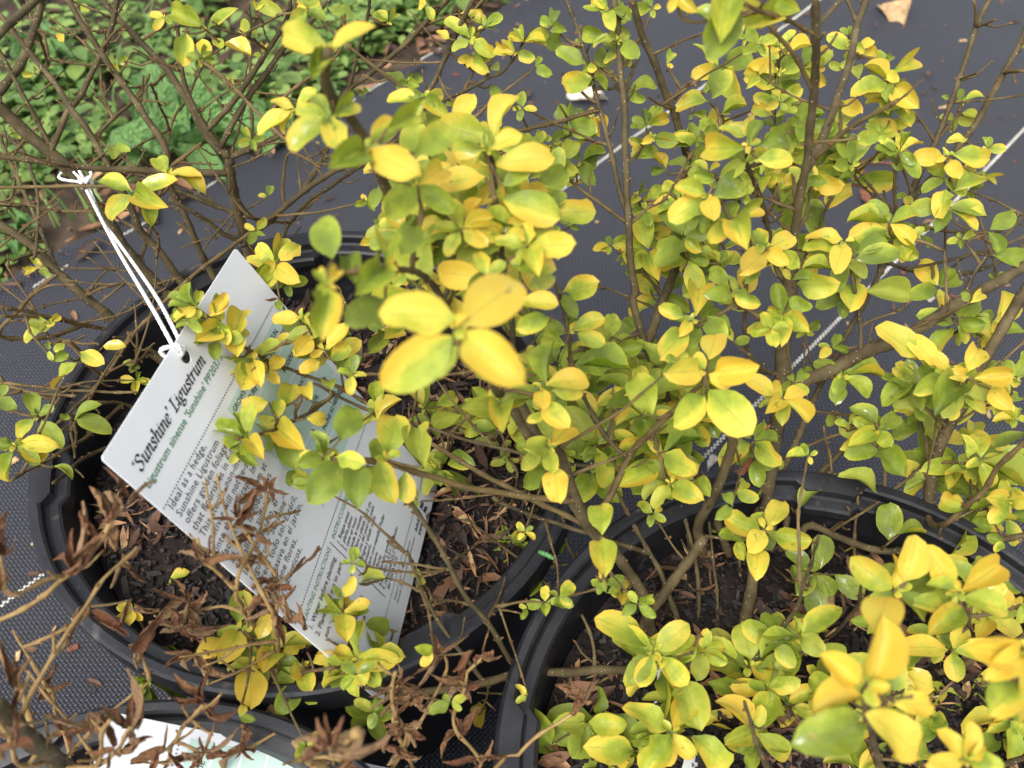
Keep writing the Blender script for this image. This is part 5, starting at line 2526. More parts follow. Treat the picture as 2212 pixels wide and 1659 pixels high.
SHRUB_LABEL = {
    'A': 'nearly bare yellow-leaved shrub with many thin stems, tied to the big white tag',
    'B': 'densest golden yellow and green leaved shrub with thick upright stems',
    'C': 'dying shrub with curled dead brown leaves on tan twigs'}
YCOL = {'y': (.80, .35, 0), 'Y': (.90, .30, 0), 'l': (.50, .45, 0), 'g': (.19, .40, 0), 'd': (.04, .25, 0), 'o': (.45, .35, .8), 'h': (.60, 1.05, 0), 'w': (.22, .45, 0), 's': (.38, .5, .5)}
ROOT, SAMP = {}, {}
RL = random.Random(5)
ALL_LEAVES = {'A': [], 'B': [], 'C': []}       # (px size, matrix, colour, code)
def leaf_matrix(b, t, wpx, d, asp, dead=False):
    s = d / F0
    dx, dy = (t[0] - b[0]) * s, -(t[1] - b[1]) * s
    l = math.hypot(dx, dy)
    wv = wpx * s * (1.0 if dead else 1.03)
    ax = CX * dx + CY * dy
    if dead:
        ax *= .95; L, ang, dz = l, 0.0, RL.uniform(-.3, .3) * l
        Wd = wv * 1.0
    else:
        Ltrue = max(l, min(wv / asp, l * 1.9))
        dz = math.sqrt(max(0, Ltrue ** 2 - l ** 2))
        dz = dz if dy > 0 else -dz                # far side of the stem points away, near side towards us
        if abs(dy) < .3 * l: dz *= RL.choice((-1, 1))
        dz *= .85
        Wd = asp * max(Ltrue, l)
        if wv < Wd:
            ang = math.acos(max(.25, wv / Wd)); Wd = max(Wd * .6, wv / math.cos(ang))
        else:
            ang = 0.0; Wd = wv
    base = PD(b[0], b[1], d)
    view = (base - CAM).normalized()
    ax = ax + view * dz
    L = ax.length
    x = ax.normalized()
    z = (-view - x * (-view).dot(x)).normalized()
    y = z.cross(x)
    if ang:
        c1, c2 = [Quaternion(x, sg * ang) @ z for sg in (1, -1)]
        z = c1 if c1.z > c2.z else c2
        y = z.cross(x)
    q = Quaternion(x, RL.uniform(-.12, .12))
    z = q @ z; y = q @ y
    M = Matrix(((x.x * L, y.x * Wd, z.x * L, base.x), (x.y * L, y.y * Wd, z.y * L, base.y), (x.z * L, y.z * Wd, z.z * L, base.z), (0, 0, 0, 1)))
    return M, L, Wd
def vary(code):
    y, g, o = YCOL[code]
    return (min(1, max(0, y + RL.gauss(0, .07))), max(0, g + RL.gauss(0, .15)), min(1, max(0, o + RL.choice((0, 0, 0, .4)) * RL.random())), 1.0 if code == 'w' else (0.6 if RL.random() < .12 else 0.0))

for key in 'ABC':
    pot = POT[key]
    base = Vector((pot.x, pot.y, SOIL_Z))
    root = empty('ligustrum_shrub', base)
    ROOT[key] = root
    tag(root, SHRUB_LABEL[key], 'shrub', 'potted ligustrum shrubs')
    samp = []                                     # (point, px)
    order = sorted(branches[key], key=lambda b: (0 if b.d0 == 's' else 1, -b.r0))
    def add_branch(pts, r0, r1, kind, name='branch', stubs=True):
        me, pp = build_branch_mesh(pts, r0, r1, kind, stubs)
        me.transform(Matrix.Translation(-base))
        obj(name, me, None, root)
        for i in range(0, len(pp)):
            samp.append((pp[i], to_px(pp[i]), r0 + (r1 - r0) * i / len(pp)))
        return pp
    for b in order:
        link = None
        if b.d0 == 's':
            p0 = PZ(b.px[0][0], b.px[0][1], SOIL_Z - .004)
            h = Vector((p0.x - pot.x, p0.y - pot.y, 0))
            if h.length > .112:
                p0 = pot + h.normalized() * .112; p0.z = SOIL_Z - .004
                b.px[0] = to_px(p0)
            d0 = depth_of(p0)
        else:
            d0 = b.d0
            x, y = b.px[0]
            inside = -20 < x < W0 + 20 and -20 < y < H0 + 20
            best = min(samp, key=lambda s: (s[1][0] - x) ** 2 + (s[1][1] - y) ** 2 + ((depth_of(s[0]) - d0) * 500) ** 2) if samp else None
            if best and math.hypot(best[1][0] - x, best[1][1] - y) < 34:
                d0 = depth_of(best[0])
                b.px[0] = best[1]
            else:
                link = PD(x, y, d0)
        # cumulative image length drives depth
        cl = [0.0]
        for a, c in zip(b.px, b.px[1:]): cl.append(cl[-1] + math.hypot(c[0] - a[0], c[1] - a[1]))
        dd = [d0 + (b.d1 - d0) * (s / cl[-1]) for s in cl]
        if key in 'BC': dd = [before_tag(p, q) for p, q in zip(b.px, dd)]
        pts = [PD(p[0], p[1], q) for p, q in zip(b.px, dd)]
        if link is not None and samp:
            # run the stem on, down to the nearest lower wood
            tgt = min(samp, key=lambda s: (s[0] - link).length + 1.2 * max(0, s[0].z - link.z + .02))
            mid = link.lerp(tgt[0], .5) - Vector((0, 0, .006))
            pts = [tgt[0], mid] + pts
        elif link is not None:
            pts = [Vector((link.x * .5 + pot.x * .5, link.y * .5 + pot.y * .5, SOIL_Z))] + pts
        b.pts = add_branch(catmull(pts, 6), b.r0, b.r1, b.kind)
    if key == 'B':
        for _ in range(16):
            a, q = RL.uniform(0, 6.28), RL.uniform(.01, .085)
            p = pot + Vector((math.cos(a) * q, math.sin(a) * q, SOIL_Z - .004))
            hgt = RL.uniform(.05, .13)
            e = p + Vector((math.cos(a) * hgt * RL.uniform(0, .5), math.sin(a) * hgt * RL.uniform(0, .5), hgt))
            if (e - CAM).length < .33: continue
            m1 = p.lerp(e, .5) + Vector((RL.uniform(-1, 1), RL.uniform(-1, 1), 0)) * .008
            add_branch(catmull([p, m1, e], 6), RL.uniform(.0008, .0016), .0006, RL.choice('kt'), 'branch')
    # fine bare side twigs
    if True:
        src = [s for s in samp if s[2] > .0005 and s[0].z > SOIL_Z + .03 and -60 < s[1][0] < W0 and -60 < s[1][1] < H0]
        for _ in range({'A': 105, 'B': 95, 'C': 18}[key]):
            s = RL.choice(src)
            a, L = RL.uniform(0, 6.28), RL.uniform(.015, .06)
            d = Vector((math.cos(a), math.sin(a), RL.uniform(-.1, 1.1))).normalized()
            e = s[0] + d * L
            if (e - CAM).length < .34: continue
            m1 = s[0] + d * L * .5 + Vector((RL.uniform(-1, 1), RL.uniform(-1, 1), RL.uniform(-1, 1))) * L * .05
            add_branch(catmull([s[0], m1, e], 6), RL.uniform(.0005, .0009), .00035, 'd' if key == 'C' else 't', 'twig')
            if key == 'B' or (key == 'A' and RL.random() < .12):
                nd = Br(); nd.px = to_px(e); nd.d = depth_of(e); nd.leaves = []
                if not (0 < nd.px[0] < W0 and 0 < nd.px[1] < H0): continue
                a1 = RL.uniform(0, 6.28)
                for k in range(RL.choice((2, 4, 5))):
                    aa, LL = a1 + k * 1.57 + RL.uniform(-.3, .3), RL.uniform(.004, .010) / nd.d * F0
                    nd.leaves.append((None, (nd.px[0] + math.cos(aa) * LL, nd.px[1] - math.sin(aa) * LL * .8), LL * RL.uniform(.4, .6), RL.choice('glylg')))
                nodes_[key].append(nd)
    # leaf nodes, joined to the wood by short twigs
    for nd in nodes_[key]:
        P = PD(nd.px[0], nd.px[1], nd.d)
        tgt = min(samp, key=lambda s: (s[0] - P).length + .8 * max(0, s[0].z - P.z) - .3 * min(.004, s[2]))
        dist = (tgt[0] - P).length
        dead = sum(1 for L in nd.leaves if L[3] == 'b') > len(nd.leaves) / 2
        if dist > .003:
            out = (P - tgt[0]).normalized()
            c1 = tgt[0] + out * dist * .35 + Vector((RL.uniform(-.1, .1), RL.uniform(-.1, .1), -.05)) * dist
            c2 = P - (out * .4 + Vector((0, 0, .6))).normalized() * dist * .3
            pts = catmull([tgt[0], c1, c2, P], 6)
            pp = add_branch(pts, .00075, .00052, 'd' if dead else 't', 'twig', dist > .02)
            # lower leaf pairs along a longer twig
            if dist > .022 and not dead and key == 'B':
                nn = int(dist / .012)
                for k in range(1, nn):
                    f = k / nn
                    q = pp[int(f * (len(pp) - 1))]
                    dq = depth_of(q)
                    if dq < .28: continue
                    bx = to_px(q)
                    a0 = RL.uniform(0, 3.14)
                    for sg in (0, math.pi):
                        if RL.random() < .25: continue
                        Lm = RL.uniform(.009, .019)
                        a = a0 + sg
                        fs_ = RL.uniform(.7, 1)
                        t = (bx[0] + math.cos(a) * Lm / dq * F0, bx[1] - math.sin(a) * Lm * fs_ / dq * F0)
                        wpx = Lm * .55 * RL.uniform(.5, 1) / dq * F0
                        code = RL.choice('gglohgl')
                        M, L, Wd = leaf_matrix(bx, t, wpx, dq, .55)
                        ALL_LEAVES[key].append((L / dq, M, vary(code), code))
        elif dist > 0 and P.z < tgt[0].z + .5:
            pass
        if key == 'B' and getattr(nd, 'tier', 0) and nd.d > .27:
            q = P - Vector((0, 0, .007)) + (tgt[0] - P).normalized() * .005
            dq = before_tag(to_px(q), depth_of(q), .008)
            bx = to_px(q)
            a0 = RL.uniform(0, 3.14)
            for k in range(RL.choice((2, 3, 4))):
                a = a0 + k * 1.57 + RL.uniform(-.3, .3)
                Lp = min(nd.tier, .022 / dq * F0) * RL.uniform(.7, 1.0)
                t = (bx[0] + math.cos(a) * Lp, bx[1] - math.sin(a) * Lp * .75)
                code = RL.choice('glohgg')
                M, L, Wd = leaf_matrix(bx, t, Lp * RL.uniform(.35, .55), dq, .53)
                ALL_LEAVES[key].append((L / dq, M, vary(code), code))
        for (bp, tp, wpx, code) in nd.leaves:
            if bp is None:
                f = .07
                bp = (nd.px[0] + (tp[0] - nd.px[0]) * f, nd.px[1] + (tp[1] - nd.px[1]) * f)
            dl = math.hypot(tp[0] - bp[0], tp[1] - bp[1])
            M, L, Wd = leaf_matrix(bp, tp, wpx, nd.d, RL.uniform(.50, .60), code == 'b')
            ALL_LEAVES[key].append((L / nd.d, M, None if code == 'b' else vary(code), code))
            # petiole when the blade starts away from its node
            bpos = Vector((M[0][3], M[1][3], M[2][3]))
            if (bpos - P).length > .0035 and (bpos - P).length < .03:
                vs, fs = [], []
                mid = P.lerp(bpos, .5) - Vector((0, 0, .001))
                tube(vs, fs, catmull([P, mid, bpos], 3), [.00055] * 4 + [.00042] * 3, 5)
                for v in vs: v -= base
                ALL_LEAVES[key][-1] = ALL_LEAVES[key][-1] + ((vs, fs),)
    SAMP[key] = samp
    # the 300 largest are leaves of their own, the rest one joined part
    lv = sorted(ALL_LEAVES[key], key=lambda e: -e[0] - (9 if e[3] == 'b' and key != 'C' else 0))
    pet_v, pet_f = [], []
    rest_v, rest_f, rest_uv, rest_c = [], [], [], []
    for i, e in enumerate(lv):
        M, colr, code = e[1], e[2], e[3]
        me = RL.choice(DEADS) if code == 'b' else RL.choice(LEAVES)
        Ml = Matrix.Translation(-base) @ M
        if len(e) > 4:
            o0 = len(pet_v); pet_v += e[4][0]; pet_f += [tuple(o0 + k for k in f) for f in e[4][1]]
        if i < 300:
            o = obj('dead_leaf' if code == 'b' else 'leaf', me, None, root)
            o.matrix_basis = Ml
            if colr: o.color = colr
        else:
            o0 = len(rest_v)
            rest_v += [Ml @ v.co for v in me.vertices]
            rest_f += [tuple(o0 + k for k in p.vertices) for p in me.polygons]
            if me.uv_layers:
                for p in me.polygons:
                    for li in p.loop_indices: rest_uv.append(tuple(me.uv_layers[0].data[li].uv))
            rest_c += [colr] * len(me.vertices)
    if pet_v:
        tag(obj('petioles', mesh('petioles', pet_v, pet_f), M_TWIG, root), kind='stuff')
    if rest_v and rest_c[0] is not None:
        me = mesh('foliage', rest_v, rest_f)
        u = me.uv_layers.new(name='UVMap')
        for k, q in enumerate(rest_uv): u.data[k].uv = q
        at = me.color_attributes.new('leaf_colour', 'FLOAT_COLOR', 'POINT')
        for k, q in enumerate(rest_c): at.data[k].color = q
        tag(obj('foliage', me, M_FOL, root), kind='stuff')
    print('shrub', key, 'leaves', len(lv), 'branches', len(order))

# ------------------------------------------------------------------ plant tags
GLYPH = {
 'S': (.50, [[(.42,.56),(.37,.67),(.25,.71),(.14,.66),(.11,.55),(.18,.44),(.30,.36),(.38,.25),(.35,.10),(.23,0),(.11,.01),(.04,.09),(.03,.17)]]),
 'u': (.46, [[(0,.38),(.07,.45),(.11,.44),(.09,.12),(.13,.01),(.20,.01),(.31,.14)], [(.34,.45),(.31,.08),(.36,0),(.44,.07)]]),
 'n': (.46, [[(0,.38),(.07,.45),(.10,.43),(.08,0)], [(.08,.22),(.18,.40),(.27,.45),(.33,.38),(.31,.08),(.36,0),(.44,.07)]]),
 's': (.33, [[(.27,.35),(.22,.44),(.12,.45),(.06,.38),(.10,.28),(.20,.2),(.24,.1),(.18,.01),(.08,0),(.01,.09)]]),
 'h': (.46, [[(.01,.66),(.10,.72),(.08,0)], [(.08,.22),(.18,.40),(.27,.45),(.33,.38),(.31,.08),(.36,0),(.44,.07)]]),
 'i': (.22, [[(0,.38),(.07,.45),(.10,.44),(.08,.08),(.12,0),(.20,.07)], [(.085,.60),(.105,.63)]]),
 'e': (.36, [[(.05,.19),(.2,.24),(.29,.34),(.24,.44),(.14,.44),(.06,.32),(.04,.16),(.10,.02),(.2,0),(.31,.1)]]),
 'L': (.50, [[(.06,.70),(.27,.70)], [(.165,.70),(.155,0)], [(.04,0),(.30,0),(.42,.04),(.46,.18)]]),
 'g': (.42, [[(.36,.46),(.2,.45),(.08,.36),(.06,.2),(.14,.12),(.26,.18),(.3,.32),(.25,.44)], [(.14,.12),(.06,.04),(.14,-.02),(.28,-.06),(.30,-.16),(.18,-.22),(.03,-.2),(0,-.12),(.08,-.03)]]),
 't': (.27, [[(.11,.60),(.09,.1),(.13,0),(.22,.07)], [(0,.43),(.23,.45)]]),
 'r': (.33, [[(0,.38),(.07,.45),(.10,.43),(.08,0)], [(.08,.22),(.18,.42),(.28,.43)]]),
 'm': (.70, [[(0,.38),(.07,.45),(.10,.43),(.08,0)], [(.08,.22),(.17,.40),(.25,.45),(.31,.38),(.30,0)], [(.30,.22),(.39,.40),(.48,.45),(.54,.38),(.52,.08),(.57,0),(.66,.07)]]),
 '(': (.17, [[(.12,.72),(.06,.65),(.07,.57)]]), ')': (.17, [[(.05,.72),(.10,.66),(.06,.56)]]), ' ': (.24, [])}
def nib_text(txt, width, z):
    vs, fs = [], []
    x0 = 0.0
    th = math.radians(32)
    for ch in txt:
        adv, strokes = GLYPH[ch]
        for st in strokes:
            P = catmull([Vector((a, b, 0)) for a, b in st], 4) if len(st) > 2 else [Vector((a, b, 0)) for a, b in st]
            for a, b in zip(P, P[1:]):
                d = b - a
                if d.length < 1e-6: continue
                wdt = 0.030 + 0.085 * abs(math.sin(math.atan2(d.y, d.x) - th))
                nn = Vector((-d.y, d.x, 0)).normalized() * wdt * .5
                e = d.normalized() * .012
                k = len(vs)
                for p in (a - e - nn, b + e - nn, b + e + nn, a - e + nn):
                    vs.append(Vector((x0 + p.x + p.y * .24, p.y, 0)))
                fs.append((k, k + 1, k + 2, k + 3))
        x0 += adv
    s = width / x0
    vs = [Vector((v.x * s, v.y * s * .84, z + 1e-6 * (i // 4 % 7))) for i, v in enumerate(vs)]
    return mesh('lettering', vs, fs, False)
def text_mesh(body, size, z, shear=0.0, spacing=1.0, line=1.0, offset=0.0, fit=None):
    cu = bpy.data.curves.new('lettering', 'FONT')
    cu.body = body; cu.size = size; cu.shear = shear; cu.space_character = spacing; cu.space_line = line; cu.offset = offset
    cu.resolution_u = 2
    o = bpy.data.objects.new('tmp', cu)
    COL.objects.link(o)
    dg = bpy.context.evaluated_depsgraph_get()
    me = bpy.data.meshes.new_from_object(o.evaluated_get(dg))
    bpy.data.objects.remove(o)
    if fit:
        mx = max(v.co.x for v in me.vertices)
        k = fit / mx
        for v in me.vertices: v.co.x *= k
    for v in me.vertices: v.co.z = z
    me.materials.clear()
    return me
CW, CH, CT = 0.127, 0.1663, 0.0005
def card_mesh():
    bm = bmesh.new()
    loops = []
    rc = .0015
    outer = []
    for cx, cy, a0 in ((rc, -CH + rc, 180), (CW - rc, -CH + rc, 270), (CW - rc, -rc, 0), (rc, -rc, 90)):
        for k in range(4):
            a = math.radians(a0 + 30 * k)
            outer.append(bm.verts.new((cx + rc * math.cos(a), cy + rc * math.sin(a), 0)))
    hole = [bm.verts.new((.060 + .0031 * math.cos(2 * math.pi * k / 20), -.0062 + .0031 * math.sin(2 * math.pi * k / 20), 0)) for k in range(20)]
    ed = [bm.edges.new((lp[i], lp[(i + 1) % len(lp)])) for lp in (outer, hole) for i in range(len(lp))]
    bmesh.ops.triangle_fill(bm, use_beauty=True, use_dissolve=False, edges=ed)
    ex = bmesh.ops.extrude_face_region(bm, geom=list(bm.faces))
    for g in ex['geom']:
        if isinstance(g, bmesh.types.BMVert): g.co.z -= CT
    bmesh.ops.recalc_face_normals(bm, faces=list(bm.faces))
    me = bpy.data.meshes.new('card'); bm.to_mesh(me); bm.free()
    return me
def quad_mesh(rects, z):
    vs, fs = [], []
    for x0, v0, x1, v1 in rects:
        k = len(vs)
        for x, v in ((x0, v1), (x1, v1), (x1, v0), (x0, v0)): vs.append(Vector((x * .001, -v * .001, z)))
        fs.append((k, k + 1, k + 2, k + 3))
    return mesh('panel', vs, fs, False)
def dots_mesh(rows, z):
    vs, fs = [], []
    for x0, x1, v, st in rows:
        x = x0
        while x < x1:
            k = len(vs)
            for a in range(6):
                vs.append(Vector(((x + .38 * math.cos(a * 1.047)) * .001, (-v + .38 * math.sin(a * 1.047)) * .001, z)))
            fs.append(tuple(range(k, k + 6)))
            x += st
    return mesh('dots', vs, fs, False)
def make_tag(label, M):
    root = empty('plant_tag', (0, 0, 0))
    root.matrix_world = M
    tag(root, label, 'plant tag', 'plant care tags')
    obj('card', card_mesh(), M_CARD, root)
    z1, z2 = .00012, .00022
    boxes = [(56, 33, 82, 42.5), (83, 33, 123, 42.5), (56, 43.6, 123, 54), (56, 55, 94, 64.5), (95, 55, 123, 64.5), (56, 65.6, 123, 75), (56, 76, 84, 86), (85, 76, 123, 86), (56, 87, 84, 97), (85, 87, 123, 97)]
    for bx in boxes: obj('panel', quad_mesh([bx], z1), M_MINT, root)
    def put(me, x, v, m, name='lettering'):
        o = obj(name, me, m, root); o.location = (x * .001, -v * .001, 0)
    put(nib_text('(Sunshine) Ligustrum', .0610, z2), 5.0, 14.8, M_INK, 'title')
    put(text_mesh("Ligustrum sinense 'Sunshine' PP20379", 0.0043, z2, .12, offset=.00004, fit=.071), 3.2, 20.6, M_GINK, 'subtitle')
    for row in ((1.5, 120, 29, 1.55), (1.5, 124, 104, 1.45), (1.5, 124, 153.5, 1.45)): obj('dotted_line', dots_mesh([row], z2), M_INK, root)
    para = ["Ideal as a hedge,", "Sunshine Ligustrum", "offers golden foliage", "that flourishes in full sun.", "This sterile, non-invasive", "cultivar will not re-seed", "into the landscape. In", "fact, it doesn't bloom at", "all, which is good news", "for allergy sufferers.", "Ideal como seto, el", "Ligustrum \u201cSunshine\u201d", "ofrece todo sol. Est\u00e9ril,", "no invasiva en el jard\u00edn,", "no tiene flores,", "para al\u00e9rgicos."]
    for i, t in enumerate(para): put(text_mesh(t, .0044, z2, spacing=1.08), 3.2, 32.6 + i * 4.08, M_INK, 'text_line')
    for t, x, v in (("GROWS BEST", 58, 37), ("MATURE", 64, 41), ("IN FULL SUN,", 92, 37.4), ("IN PART SHADE", 92, 41), ("MODERATE", 96, 50), ("WATER", 96, 61), ("SOIL", 96, 71.5), ("PRUNE AS NEEDED", 90, 82.5), ("PRUNE ONCE", 60, 93)):
        put(text_mesh(t, .0033, z2, offset=.00006), x, v, M_INK, 'text_line')
    put(text_mesh("PLANTING INSTRUCTIONS", .0033, z2, .1, fit=.038), 4, 109, M_GINK, 'text_line')
    put(text_mesh("INSTRUCCIONES", .0033, z2, .1), 47, 109, M_GINK, 'text_line')
    obj('divider', quad_mesh([(44.2, 107, 44.6, 150)], z2), M_INK, root)
    for i, t in enumerate(["1. Water before planting.", "2. Plant in full sun to part", "sun.", "the width of", "soil", "deep and", "area"]):
        put(text_mesh(t, .0036, z2, offset=.00002), 4 + (0 if i < 2 else (2.2 if i < 3 else 18)), 113.5 + i * 4.6, M_INK, 'text_line')
    for i, t in enumerate(["1. Riegue antes", "2. planta pleno", "3. cave un hoyo", "grande la maceta", "4. rellene y plante 2.5-5 cm", "encima del nivel del suelo", "5. Riegue y a\u00f1adir suelo", "necesario.", "cubrir con mantillo; Podar", "necesario", "hay flores", "8. moderado; tama\u00f1o", "0.8 m alto x 0.9-1.2 m ancho", "9. resistente -23.3\u00b0C", "del USDA 6-10"]):
        put(text_mesh(t, .0030, z2, offset=.00002), 47 + (2 if t[0].islower() else 0), 112.6 + i * 2.75, M_INK, 'text_line')
    put(text_mesh("Southern Living\u00ae is a registered trademark", .0020, z2, .15), 47, 157, M_INK, 'text_line')
    put(text_mesh("Meredith Corporation and is used under license", .0020, z2, .15), 47, 159.5, M_INK, 'text_line')
    put(text_mesh("prohibited", .002, z2), 6, 157, M_INK, 'text_line')
    obj('mark', quad_mesh([(12 + 1.1 * k, 160, 12.6 + 1.1 * k, 163.5) for k in range(9)], z2), M_BLUE, root)
    obj('mark', quad_mesh([(90 + 1.5 * k, 157.5 + (k % 2) * .8, 91 + 1.5 * k, 159.5) for k in range(5)] + [(90 + 1.5 * k, 161.0, 91 + 1.5 * k, 163 - (k % 2) * .7) for k in range(5)], z2), M_INK, root)
    put(text_mesh("Mil\nMa", .0038, z2, offset=.00012, line=.85), 104, 159.5, M_INK, 'text_line')
    return root
R1, O1 = TAG_R, TAG_O
M1 = Matrix([[*R1[i], O1[i]] for i in range(3)] + [[0, 0, 0, 1]])
make_tag('white printed plant tag with green panels hanging over the soil on doubled string', M1)
# second tag lies low in the pot of the dying shrub: placed by its top edge and left edge
def tag_from(T, Rr, Lp):
    """T, Rr top-right edge points, Lp a point towards the lower left edge: builds the frame of a flat card"""
    yv = (T - Rr).normalized()
    xv = (T - Lp); xv = (xv - yv * xv.dot(yv)).normalized()
    zv = xv.cross(yv)
    o = T - xv * CW
    return Matrix(((xv.x, yv.x, zv.x, o.x), (xv.y, yv.y, zv.y, o.y), (xv.z, yv.z, zv.z, o.z), (0, 0, 0, 1)))
make_tag('white printed plant tag lying under the dead brown leaves', tag_from(PZ(243, 1538, .258), PZ(757, 1642, .222), PZ(150, 1655, .262)))
make_tag('white printed plant tag hanging below the leafiest shrub on a frayed white string', tag_from(PD(1490, 1608, .385), PD(1640, 1780, .41), PD(1440, 1660, .37)))

# string of tag one: two strands from the hole up to a knot round a stem
def spline_obj(name, pts, rad, mat, parent, twist=0):
    P = resample(catmull(pts, 10), .0012)
    vs, fs = [], []
    rr = [rad * (1 + .12 * math.sin(i * 1.9)) for i in range(len(P))]
    tube(vs, fs, P, rr, 7)
    return obj(name, mesh(name, vs, fs), mat, parent)
def hole_world(M): return M @ Vector((.060, -.0062, 0))
q = .337
kx, ky = 548 * q, 1170 * q
near = min(SAMP['A'], key=lambda s: math.hypot(s[1][0] - 480 * q, s[1][1] - 1125 * q))
kd = depth_of(near[0]) - .004
H1 = hole_world(M1)
root = empty('tag_string', H1)
tag(root, 'white cotton string doubled from the punched tag hole up to a knot on a stem', 'string')
def loc(p): return p - H1
hx, hy = to_px(H1)
hd = depth_of(H1)
def sp_pt(x, y, f): return PD(x, y, kd + (hd - .004 - kd) * f)
hp = [M1 @ Vector((.060, -.0062, -.003)), M1 @ Vector((.0585, -.0035, .002)), M1 @ Vector((.0575, .0005, .0035))]
s4 = lambda x, y, f: sp_pt((0 + x * .5064) * K, (700 + y * .5064) * K, f)
spline_obj('strand', [loc(p) for p in hp + [s4(1145, 800, .95), s4(1080, 660, .85), s4(980, 480, .65), s4(850, 290, .4), s4(720, 110, .2), s4(640, 0, .08), sp_pt(kx + 8, ky + 12, 0)]], .00085, M_STRING, root)
spline_obj('strand', [loc(p) for p in [hp[0], M1 @ Vector((.0615, -.0028, .0015)), M1 @ Vector((.0565, .0015, -.004)), s4(1110, 850, .97) - Vector((0, 0, .006)), s4(1010, 650, .85), s4(900, 460, .62), s4(780, 260, .38), s4(680, 80, .18), sp_pt(kx - 2, ky + 8, 0)]], .00085, M_STRING, root)
kp = sp_pt(kx, ky, 0)
pts = []
for i in range(26):
    a = i * .9
    pts.append(loc(kp + CX * .0028 * math.cos(a) + CY * (.0028 * math.sin(a * 1.3)) + FWD * .0022 * math.sin(a * .7)))
spline_obj('knot', pts, .00095, M_STRING, root)
n0 = loc(near[0])
lp = [loc(kp), n0 + CX * .005 - FWD * .002, n0 + CY * .004 + FWD * .004, n0 - CX * .006, n0 - CX * .004 - CY * .004 - FWD * .004, loc(kp)]
spline_obj('loop', lp, .0008, M_STRING, root)
spline_obj('loose_end', [loc(kp), loc(PD(585 * q, 1120 * q, kd - .003)), loc(PD(575 * q, 1095 * q, kd - .004))], .0008, M_STRING, root)
spline_obj('loose_end', [loc(kp), loc(PD(500 * q, 1130 * q, kd - .003)), loc(PD(470 * q, 1100 * q, kd - .004))], .0007, M_STRING, root)
# frayed string of tag three
s2 = lambda x, y, d: PD((1000 + x * .5425) * K, (1600 + y * .5425) * K, d)
b3 = s2(2020, 975, .40)
root3 = empty('tag_string', b3)
tag(root3, 'frayed white string hanging under the leafiest shrub towards its tag', 'string')
near3 = min(SAMP['B'], key=lambda s: (s[0] - b3).length)
for dx in (0, 12):
    spline_obj('strand', [p - b3 for p in (near3[0], s2(2020 + dx, 980, .40), s2(2030 + dx, 1060, .40), s2(2035 - dx, 1120, .398), s2(2005 + dx, 1200, .397), s2(1990 + dx, 1290, .395), s2(1985 + dx, 1390, .392), s2(2040 + dx, 1480, .388))], .0009, M_STRING, root3)

# ------------------------------------------------------------------ loose things
def litter_obj(name, label, cat, p, me, mat, rot, group=None):
    o = obj(name, me, mat); o.location = p; o.rotation_euler = rot
    tag(o, label, cat, group)
    return o
rr = random.Random(77)
def chip_me(L, Wd, H):
    vs, fs = [], []
    r2 = random.Random(rr.random())
    add_chip(vs, fs, Vector((0, 0, 0)), L, Wd, H, r2, 0.05)
    me = mesh('chip', vs, fs, False)
    bm = bmesh.new(); bm.from_mesh(me)
    bmesh.ops.subdivide_edges(bm, edges=list(bm.edges), cuts=1, use_grid_fill=True)
    for v in bm.verts: v.co += Vector((rr.uniform(-1, 1) * L * .05, rr.uniform(-1, 1) * Wd * .08, rr.uniform(-1, 1) * H * .2))
    bm.to_mesh(me); bm.free()
    return me
def curl_me(L, Wd, roll, curl):
    me = dead_mesh('curl', roll, curl, int(rr.random() * 1e6))
    me.transform(Matrix.Diagonal((L, Wd, L, 1)))
    return me
def on_cloth(px, py):
    p = PZ(px, py, .004)
    return Vector((p.x, p.y, mat_z(p, p.dot(GN) - OFFA)))
for (x, y, L, Wd, m, lab) in ((1310, 222, .045, .024, M_GREY, 'large curled grey dry leaf lying on the black cloth beside a guide stripe'), (1893, 18, .050, .035, M_TAN, 'crumpled tan dry leaf on the far part of the black cloth'), (1857, 412, .034, .013, M_RED, 'dark reddish curled leaf on the cloth between two guide stripes'), (1128, 218, .020, .012, M_EARTH, 'small crumbly brown clod on the open black cloth')):
    o = litter_obj('dry_leaf' if m is not M_EARTH else 'soil_clod', lab, 'dry leaf' if m is not M_EARTH else 'clod', on_cloth(x, y) + Vector((0, 0, .004)), curl_me(L, Wd, rr.uniform(.8, 1.4), rr.uniform(.1, .5)), m, (rr.uniform(-.2, .2), rr.uniform(-.2, .2), rr.uniform(0, 6)))
# twig lying on the cloth
pa, pb = on_cloth(1762, 345), on_cloth(1945, 357)
vs, fs = [], []
P = resample(catmull([pa + Vector((0, 0, .0018)), pa.lerp(pb, .5) + Vector((0, 0, .002)), pb + Vector((0, 0, .0018))], 6), .004)
tube(vs, fs, P, [.0014 * (1 + .15 * math.sin(i)) for i in range(len(P))], 6)
tag(obj('fallen_twig', mesh('fallen_twig', vs, fs), M_RED), 'straight reddish fallen twig lying across the black cloth', 'twig')
chips = [(1575, 380), (1620, 250), (1690, 300), (1480, 655), (1205, 255), (1170, 345), (1060, 130), (1240, 60), (1700, 345), (1950, 190), (2080, 90), (2180, 150), (2190, 350), (2120, 360), (1990, 60), (1640, 130), (2035, 235), (2165, 560), (1950, 590), (2060, 640), (1560, 560), (1420, 500), (1380, 590), (1290, 480), (985, 165), (1215, 160), (210, 1320), (120, 1360), (160, 1400), (90, 1290), (40, 1420), (230, 1380), (75, 1175), (30, 1000), (105, 900), (330, 480), (390, 500), (1830, 700), (1780, 560), (2150, 690)]
